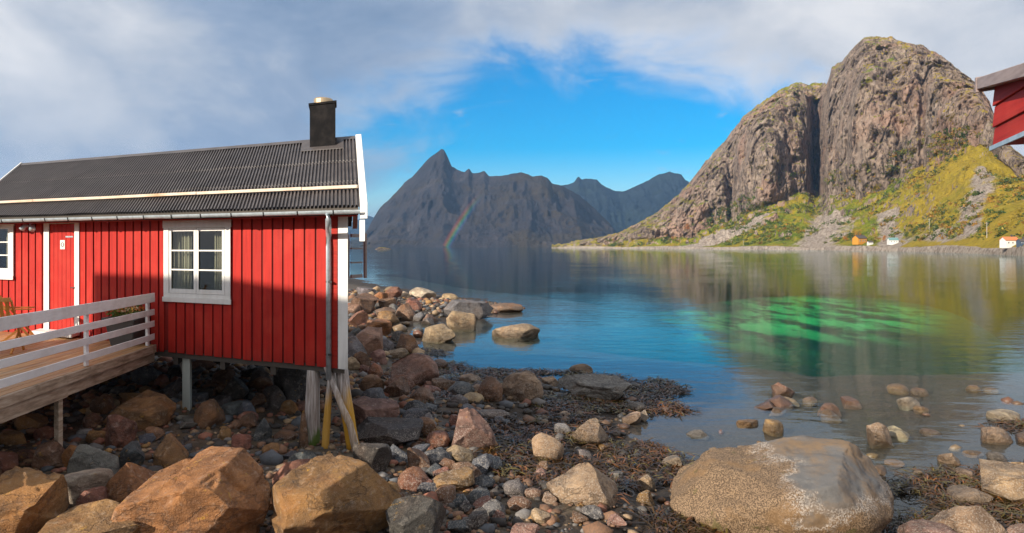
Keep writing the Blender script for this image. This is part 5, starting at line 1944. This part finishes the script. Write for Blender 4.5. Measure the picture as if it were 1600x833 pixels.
# ------------------------------------------------------------------ neighbouring buildings
# boathouse whose upper storey hangs into the picture at the right edge
def boathouse():
    a = Vector((3.60, 5.0, 0))                    # far left corner of the upper storey
    dr = Vector((-0.36, -0.933, 0)).normalized()   # along its side wall, towards and past the camera's right
    dn = Vector((-dr.y, dr.x, 0))                 # away from the camera, to the right
    if dn.x < 0: dn = -dn

    def B(p, q, z):
        v = a + dr * p + dn * q
        return (v.x, v.y, z)
    t = thing('boathouse', B(1.5, 2.5, 0), 'dark red boathouse eave with horizontal boards hanging in at the right edge', 'boathouse')
    LB, WB, z0, z1 = 2.4, 5.0, 4.74, 5.205
    core = MB().box(0.03, LB - 0.03, 0.03, WB, z0 + 0.01, z0 + 0.06, B).build('wall', MATS['dark_red_paint'], t)
    zz = z0
    i = 0
    hs = [0.15, 0.16, 0.15, 0.17]
    while zz < z1 - 0.02:
        h_ = hs[i % 4]
        top_ = min(zz + h_ - 0.003, z1)
        L_ = min(LB, (5.285 - 0.09 - top_) / 0.145)
        m_ = MB()
        m_.hexa([B(0, 0.0, zz), B(min(LB, L_ + 1), 0.0, zz), B(min(LB, L_ + 1), 0.029, zz), B(0, 0.029, zz), B(0, 0.016, top_), B(max(L_, 0.4), 0.016, top_), B(max(L_, 0.4), 0.029, top_), B(0, 0.029, top_)])
        m_.build('board', MATS['dark_red_paint'], core, bevel=0.003)
        zz += h_
        i += 1
    MB().box(-0.03, LB, -0.012, 0.0, z0 - 0.02, z0 + 0.012, B).build('drip_rail', MATS['gutter_metal'], t)
    # low roof falling towards the near end, with a grey fascia
    def rz_(p): return 5.285 - 0.145 * p
    rf = MB().hexa([B(-0.05, -0.05, rz_(-0.05) - 0.05), B(LB + 0.1, -0.05, rz_(LB + 0.1) - 0.05), B(LB + 0.1, WB + 0.1, rz_(LB + 0.1) + 0.5), B(-0.05, WB + 0.1, rz_(-0.05) + 0.5),
                    B(-0.05, -0.05, rz_(-0.05) - 0.005), B(LB + 0.1, -0.05, rz_(LB + 0.1) - 0.005), B(LB + 0.1, WB + 0.1, rz_(LB + 0.1) + 0.56), B(-0.05, WB + 0.1, rz_(-0.05) + 0.56)]).build('roof', MATS['roof_sheet'], t)
    MB().hexa([B(-0.07, -0.085, rz_(0) - 0.088), B(LB, -0.085, rz_(LB) - 0.088), B(LB, -0.053, rz_(LB) - 0.088), B(-0.07, -0.053, rz_(0) - 0.088),
               B(-0.07, -0.085, rz_(0)), B(LB, -0.085, rz_(LB)), B(LB, -0.053, rz_(LB)), B(-0.07, -0.053, rz_(0))]).build('fascia', MATS['fascia_paint'], rf, bevel=0.004)
    MB().hexa([B(-0.052, -0.052, rz_(0) - 0.085), B(LB, -0.052, rz_(LB) - 0.085), B(LB, 0.0, rz_(LB) - 0.085), B(-0.052, 0.0, rz_(0) - 0.085),
               B(-0.052, -0.052, rz_(0) - 0.065), B(LB, -0.052, rz_(LB) - 0.065), B(LB, 0.0, rz_(LB) - 0.065), B(-0.052, 0.0, rz_(0) - 0.065)]).build('soffit', MATS['fascia_paint'], rf)
    MB().hexa([B(-0.085, -0.09, rz_(0) - 0.11), B(-0.053, -0.09, rz_(0) - 0.11), B(-0.053, WB, rz_(0) + 0.40), B(-0.085, WB, rz_(0) + 0.40),
               B(-0.085, -0.09, rz_(0) + 0.003), B(-0.053, -0.09, rz_(0) + 0.003), B(-0.053, WB, rz_(0) + 0.57), B(-0.085, WB, rz_(0) + 0.57)]).build('barge_board', MATS['fascia_paint'], rf)
    MB().box(0.6, LB - 0.1, 1.6, WB - 0.1, 0.3, z0 + 0.009, B).build('lower_wall', MATS['dark_red_paint'], t)


boathouse()


# unseen building to the left, shaped and turned to shade the cabin's lower wall
def shade_building():
    t = thing('shade_building', (-16, -3, 0.6), 'unseen tall red building shaped to shade the cabin wall, left of the photographer', 'building')
    q0 = Vector((-19.6, 3.46, 0))
    dq = Vector((math.cos(R(SUN_AZ)), -math.sin(R(SUN_AZ)), 0))
    nq = Vector((-math.sin(R(SUN_AZ)), -math.cos(R(SUN_AZ)), 0))

    def Q(u, v, z):
        p = q0 + dq * u + nq * v
        return (p.x, p.y, z)
    prof = [(0.0, 0.6), (0.0, 9.95), (3.4, 10.60), (5.9, 10.80), (5.9, 0.6)]
    m_ = MB()
    n = len(prof)
    m_.v += [Q(u, 0, z) for u, z in prof] + [Q(u, 9.0, z) for u, z in prof]
    m_.f += [tuple(range(n)), tuple(range(2 * n - 1, n - 1, -1))] + [(i, i + n, (i + 1) % n + n, (i + 1) % n) for i in range(n)]
    wl = m_.build('wall', MATS['red_paint'], t)
    for (ua, za, ub, zb) in ((-0.02, 9.96, 3.4, 10.61), (3.4, 10.61, 5.92, 10.81)):
        MB().hexa([Q(ua, -0.15, za), Q(ub, -0.15, zb), Q(ub, 9.15, zb), Q(ua, 9.15, za), Q(ua, -0.15, za + 0.1), Q(ub, -0.15, zb + 0.1), Q(ub, 9.15, zb + 0.1), Q(ua, 9.15, za + 0.1)]).build('roof', MATS['roof_sheet'], t)
    for u in (1.4, 4.2):
        wn = MB().box(u - 0.5, u + 0.5, -0.06, -0.001, 5.2, 6.5, Q).build('window', MATS['white_paint'], wl)
        MB().box(u - 0.4, u + 0.4, -0.07, -0.061, 5.3, 6.4, Q).build('pane', MATS['glass'], t)


shade_building()


# ------------------------------------------------------------------ far shore: houses, poles, trees, scrub
def plain(name, col, rough=0.7):
    return mat(name, lambda n_, out: principled(n_, out, n_.mix(n_.noise(pos(n_), 0.9, 5), col, tuple(x * 0.78 for x in col)), rough))


plain('wall_yellow', (0.62, 0.27, 0.03)); plain('wall_white', (0.78, 0.77, 0.74)); plain('roof_dark', (0.09, 0.075, 0.07)); plain('roof_teal', (0.16, 0.30, 0.30))
plain('roof_orange', (0.62, 0.20, 0.07)); plain('wall_navy', (0.06, 0.09, 0.14)); plain('pane_dark', (0.03, 0.035, 0.04), 0.2); plain('pole_wood', (0.45, 0.40, 0.34)); plain('bark', (0.16, 0.12, 0.09))

CP = CLIFF.reshape(-1, 3)


def cliff_z(x, y):
    d_ = (CP[:, 0] - x) ** 2 + (CP[:, 1] - y) ** 2
    k = np.argsort(d_)[:3]
    return float(CP[k, 2].mean())


def on_slope(px, py):
    """first point of the mountain on the line of sight of a photo pixel"""
    dx_, dz_ = (px - 800) / F, (HZ - py) / F
    a = CP[:, 0] / CP[:, 1] - dx_
    b = (CP[:, 2] - EYE) / CP[:, 1] - dz_
    d_ = a * a + b * b + (CP[:, 1] > 1000) * 1e-6
    k = np.argmin(np.where(CP[:, 2] > 1.0, d_, 9))
    return CP[k]


def house(px, py, w_px, wall_m, roof_m, label, storeys=1, depth=0.7, turn=0.0, hscale=1.0):
    p = on_slope(px, py)
    Y = p[1] - 4
    w = w_px / F * Y
    x, z = (px - 800) / F * Y, p[2] - 1.2
    h = w * 0.42 * storeys * hscale
    dp = w * depth
    t = thing('far_house', (x, Y, z), label, 'house', 'houses on the far shore')
    c, s_ = math.cos(turn), math.sin(turn)

    def L(a, b, q): return (x + a * c - b * s_, Y + a * s_ + b * c, z + q)
    m_ = MB().box(-w / 2, w / 2, 0, dp, 0, h + 1.2, L)
    m_.v += [L(-w / 2, 0, h + 1.2), L(-w / 2, dp, h + 1.2), L(-w / 2, dp / 2, h + 1.2 + dp * 0.34), L(w / 2, 0, h + 1.2), L(w / 2, dp, h + 1.2), L(w / 2, dp / 2, h + 1.2 + dp * 0.34)]
    k = len(m_.v) - 6
    m_.f += [(k, k + 1, k + 2), (k + 3, k + 5, k + 4)]
    wl = m_.build('wall', wall_m, t)
    ov = w * 0.05
    rz = h + 1.2
    rf = None
    for q in (0, 1):
        y0 = -ov if q == 0 else dp + ov
        za = rz - ov * 0.68
        o = MB().hexa([L(-w / 2 - ov, y0, za + 0.02), L(w / 2 + ov, y0, za + 0.02), L(w / 2 + ov, dp / 2, rz + dp * 0.34 + 0.02), L(-w / 2 - ov, dp / 2, rz + dp * 0.34 + 0.02),
                       L(-w / 2 - ov, y0, za + 0.22), L(w / 2 + ov, y0, za + 0.22), L(w / 2 + ov, dp / 2, rz + dp * 0.34 + 0.22), L(-w / 2 - ov, dp / 2, rz + dp * 0.34 + 0.22)]).build('roof', roof_m, t)
        if rf is None: rf = o
    MB().box(w * 0.15, w * 0.15 + 0.6, dp * 0.45, dp * 0.45 + 0.6, rz + dp * 0.2, rz + dp * 0.34 + 1.1, L).build('chimney', MATS['roof_dark'], rf)
    for st in range(storeys):
        zb = 1.2 + h * (st + 0.35) / storeys
        for fx in (-0.30, 0.02, 0.30):
            wn = MB().box(fx * w - w * 0.055, fx * w + w * 0.055, -0.08, -0.001, zb, zb + h * 0.34 / storeys, L).build('window', MATS['wall_white'], wl)
            MB().box(fx * w - w * 0.04, fx * w + w * 0.04, -0.10, -0.081, zb + 0.1, zb + h * 0.34 / storeys - 0.1, L).build('pane', MATS['pane_dark'], t)
    return t


house(1348, 380, 16, MATS['wall_yellow'], MATS['roof_dark'], 'orange yellow house with dark roof on the far shore under the cliff', 1, 0.8, 0.25, 1.2)
house(1361, 382, 7, MATS['wall_white'], MATS['roof_dark'], 'small white annex right of the orange yellow house', 1, 0.8)
house(1397, 381, 13, MATS['wall_white'], MATS['roof_teal'], 'white house with teal roof on the far shore', 1, 0.8, -0.15)
house(1582, 384, 20, MATS['wall_white'], MATS['roof_orange'], 'white house with orange roof on the far shore at right', 1, 0.7)
house(1600, 382, 11, MATS['wall_navy'], MATS['roof_dark'], 'dark blue house cut by the right edge on the far shore', 1, 0.8)

for i, (px, py, hp, lab) in enumerate(((1450, 366, 24, 'leftmost slim utility pole above the path on the far shore'), (1539, 372, 26, 'utility pole between the pale slabs and the white house'),
                                       (1142, 383, 8, 'short pole at the waterline below the scree'), (1161, 384, 9, 'short pole right of the other one below the scree'))):
    p = on_slope(px, py)
    x, Y, z = (px - 800) / F * p[1], p[1] - 1.5, p[2]
    h = hp / F * Y
    t = thing('utility_pole', (x, Y, z), lab, 'pole', 'poles on the far shore')
    MB().tube([(x, Y, z - 3), (x, Y, z + h)], [0.22, 0.16], 8).build('pole', MATS['pole_wood'], t)
    MB().bar((x - 1.0, Y, z + h - 0.7), (x + 1.0, Y, z + h - 0.7), 0.16, 0.16).build('crossarm', MATS['pole_wood'], t)


def far_tree(px, py, hp, cols_, label, seed, group='trees on the far shore'):
    p = on_slope(px, py)
    x, Y, z = (px - 800) / F * p[1], p[1] - 2.0, p[2] - 0.6
    h = hp / F * Y
    t = thing('far_tree', (x, Y, z), label, 'tree', group)
    m_ = MB()
    m_.tube([(x, Y, z - 1), (x + h * 0.02, Y, z + h * 0.35), (x, Y, z + h * 0.75)], [h * 0.035, h * 0.025, h * 0.01], 7)
    for a in (0.6, 2.4, 4.4):
        m_.tube([(x, Y, z + h * 0.33), (x + math.cos(a) * h * 0.22, Y + math.sin(a) * h * 0.22, z + h * 0.6)], [h * 0.018, h * 0.006], 5)
    m_.build('trunk', MATS['bark'], t)
    r0 = np.random.RandomState(seed)
    cl = [(r0.normal(0, 0.16), r0.normal(0, 0.16), r0.uniform(0.38, 0.88)) for _ in range(9)]

    def fp(r_):
        c = cl[r_.randint(len(cl))]
        v = r_.normal(size=3) * 0.085
        return (x + (c[0] + v[0]) * h, Y + (c[1] + v[1]) * h, z + (c[2] + v[2]) * h)
    link('crown', leaf_cloud(520, fp, h * 0.035, cols_, seed, 0.4), MATS['leaf'], t)


OR = [(0.45, 0.17, 0.02), (0.52, 0.24, 0.025), (0.38, 0.13, 0.02)]
YL = [(0.42, 0.28, 0.03), (0.48, 0.34, 0.04), (0.30, 0.24, 0.03)]
GN = [(0.045, 0.085, 0.012), (0.07, 0.12, 0.02), (0.03, 0.06, 0.01)]
far_tree(1074, 363, 15, OR, 'round orange tree on the bare rock left of the scree', 31)
far_tree(1051, 377, 9, OR, 'small orange tree just above the waterline left of the scree', 32)
far_tree(1329, 378, 17, GN, 'dark green tree left of the orange yellow house', 33)
far_tree(1320, 378, 13, OR, 'orange tree farthest left beside the orange yellow house', 34)
far_tree(1340, 372, 14, OR, 'orange tree behind the orange yellow house', 35)
far_tree(1366, 375, 13, YL, 'yellow tree between the orange house and the teal roofed one', 36)
far_tree(1378, 378, 12, OR, 'orange tree just left of the teal roofed house', 37)
far_tree(1413, 376, 15, GN, 'dark green tree right of the teal roofed house', 38)
far_tree(1424, 370, 16, GN, 'dark green tree upslope of the teal roofed house', 39)
far_tree(1436, 362, 15, GN, 'highest dark green tree in the row below the pale path', 40)
far_tree(1408, 382, 10, YL, 'low yellow tree beside the teal roofed house', 41)
far_tree(1241, 349, 9, GN, 'round green tree alone on the scree slope', 42)
far_tree(1526, 366, 12, GN, 'dark green tree by the utility pole at right', 43)


def scrub():
    """birch scrub and heather over the talus: one mass"""
    r_ = np.random.RandomState(3)
    nrow, ncol = CLIFF.shape[:2]
    PP, SS, CI = [], [], []
    pal = np.array([(0.075, 0.125, 0.016), (0.11, 0.155, 0.020), (0.16, 0.17, 0.02), (0.28, 0.21, 0.025), (0.36, 0.19, 0.025), (0.05, 0.085, 0.012)])
    r1, r2 = np.searchsorted(rows, 0.075), np.searchsorted(rows, 0.46)
    n = 0
    while n < 2300:
        i, j = r_.randint(r1, r2), r_.randint(0, ncol - 40)
        p = CLIFF[i, j]
        px = 800 + F * p[0] / p[1]
        if px > 1640 or px < 940:
            continue
        m_ = vnoise(np.array([[p[0] / 38, p[1] / 38, p[2] / 25]]))[0] + 0.5 * vnoise(np.array([[p[0] / 12, p[1] / 12, 1.0]]))[0]
        gl = 0.35 * math.exp(-((px - 1215) / 70.0) ** 2) + 0.15 * math.exp(-((px - 1450) / 90.0) ** 2) - 0.5 * math.exp(-((px - (1065 + (rows[i] - 0.06) * 520)) / 22.0) ** 2)
        if m_ + gl < 0.10:
            continue
        sz = r_.uniform(0.9, 2.4) * (0.55 + p[1] / 1300)
        warm = 0.25 + 0.5 * (px > 1330) + 0.6 * m_ * 0.3
        ci = r_.randint(0, 3) if r_.rand() > warm else r_.randint(2, 6)
        k = 26
        v = r_.normal(size=(k, 3)) * np.array([0.62, 0.62, 0.42]) * sz
        PP.append(p + v + np.array([0, -0.4, sz * 0.45]))
        SS.append(np.full(k, sz * 0.40))
        CI.append(np.tile(pal[ci] * r_.uniform(0.7, 1.25), (k, 1)) * r_.uniform(0.75, 1.2, (k, 1)))
        n += 1
    P, S, C = np.concatenate(PP), np.concatenate(SS)[:, None], np.concatenate(CI)
    N = len(P)
    A = r_.normal(size=(N, 3)); A /= np.linalg.norm(A, axis=1, keepdims=True)
    B = r_.normal(size=(N, 3)); B -= A * (A * B).sum(1, keepdims=True); B /= np.linalg.norm(B, axis=1, keepdims=True)
    S = S * r_.uniform(0.6, 1.3, (N, 1))
    V = np.stack([P - A * S, P - B * S * 0.7, P + A * S, P + B * S * 0.7], 1).reshape(-1, 3)
    me = np_mesh('scrub', V, np.arange(4 * N).reshape(N, 4))
    C4 = np.repeat(np.concatenate([C, np.ones((N, 1))], 1), 4, 0)
    me.attributes.new('tint', 'FLOAT_COLOR', 'POINT').data.foreach_set('color', C4.astype(np.float32).ravel())
    tag(link('scrub', me, MATS['leaf']), 'green and golden birch scrub spread over the slope below the cliff', 'scrub', kind='stuff')


scrub()


# ------------------------------------------------------------------ rainbow standing in the rain before the far mountain
def rainbow():
    Y = 2550.0
    p0, p1, p2 = px2w(697, 386, Y), px2w(722, 344, Y), px2w(756, 298, Y)
    ax, az_, bx, bz_, cx, cz = p0.x, p0.z, p1.x, p1.z, p2.x, p2.z
    d_ = 2 * (ax * (bz_ - cz) + bx * (cz - az_) + cx * (az_ - bz_))
    ux = ((ax * ax + az_ * az_) * (bz_ - cz) + (bx * bx + bz_ * bz_) * (cz - az_) + (cx * cx + cz * cz) * (az_ - bz_)) / d_
    uz = ((ax * ax + az_ * az_) * (cx - bx) + (bx * bx + bz_ * bz_) * (ax - cx) + (cx * cx + cz * cz) * (bx - ax)) / d_
    rad = math.hypot(ax - ux, az_ - uz)
    a0 = math.atan2(p0.z - uz, p0.x - ux)
    a1 = math.atan2(p2.z - uz, p2.x - ux)
    n, wd = 40, 36.0
    V, FC, UV = [], [], []
    for i in range(n + 1):
        t = i / n
        a = a0 + (a1 - a0) * t
        for j, q in enumerate((-wd / 2, wd / 2)):
            V.append((ux + math.cos(a) * (rad + q), Y, uz + math.sin(a) * (rad + q)))
            UV.append((j, t))
    for i in range(n):
        FC.append((2 * i, 2 * i + 1, 2 * i + 3, 2 * i + 2))
    me = np_mesh('rainbow', np.array(V), np.array(FC))
    UV = np.array(UV, dtype=np.float32)
    for k, nm in enumerate(('across', 'along')):
        me.attributes.new(nm, 'FLOAT', 'POINT').data.foreach_set('value', UV[:, k].copy())

    def f(n_, out):
        ac = n_.n('Attribute', attribute_name='across').outputs['Fac']
        al = n_.n('Attribute', attribute_name='along').outputs['Fac']
        c = n_.ramp(ac, [(0.0, (0.0, 0.0, 0.0)), (0.18, (0.02, 0.06, 0.22)), (0.36, (0.0, 0.22, 0.20)), (0.50, (0.10, 0.24, 0.03)), (0.64, (0.30, 0.16, 0.0)), (0.80, (0.28, 0.03, 0.01)), (1.0, (0, 0, 0))])
        e = n_.n('Emission')
        n_.put(e.inputs[0], c)
        n_.put(e.inputs[1], n_.m('MULTIPLY', n_.smooth(al, 1.0, 0.40), 0.36))
        tr = n_.n('BsdfTransparent')
        ad = n_.n('AddShader')
        n_.t.links.new(e.outputs[0], ad.inputs[0])
        n_.t.links.new(tr.outputs[0], ad.inputs[1])
        n_.t.links.new(ad.outputs[0], out.inputs[0])
    mat('rainbow', f)
    o = link('rainbow', me, MATS['rainbow'])
    tag(o, 'short rainbow rising from the water before the far mountain', 'rainbow')


rainbow()

# ------------------------------------------------------------------ air
mb = MB()
mb.box(-9500, 9500, -450, 14500, -10.0, 800.0)


def f_haze(n_, out):
    pv = n_.n('VolumePrincipled')
    pv.inputs['Color'].default_value = (0.30, 0.56, 0.98, 1)
    pv.inputs['Density'].default_value = 0.000062
    pv.inputs['Anisotropy'].default_value = 0.1
    n_.t.links.new(pv.outputs[0], out.inputs['Volume'])


mat('haze', f_haze)
tag(mb.build('haze', MATS['haze']), 'pale blue haze filling the air over the fjord', 'haze', kind='stuff')
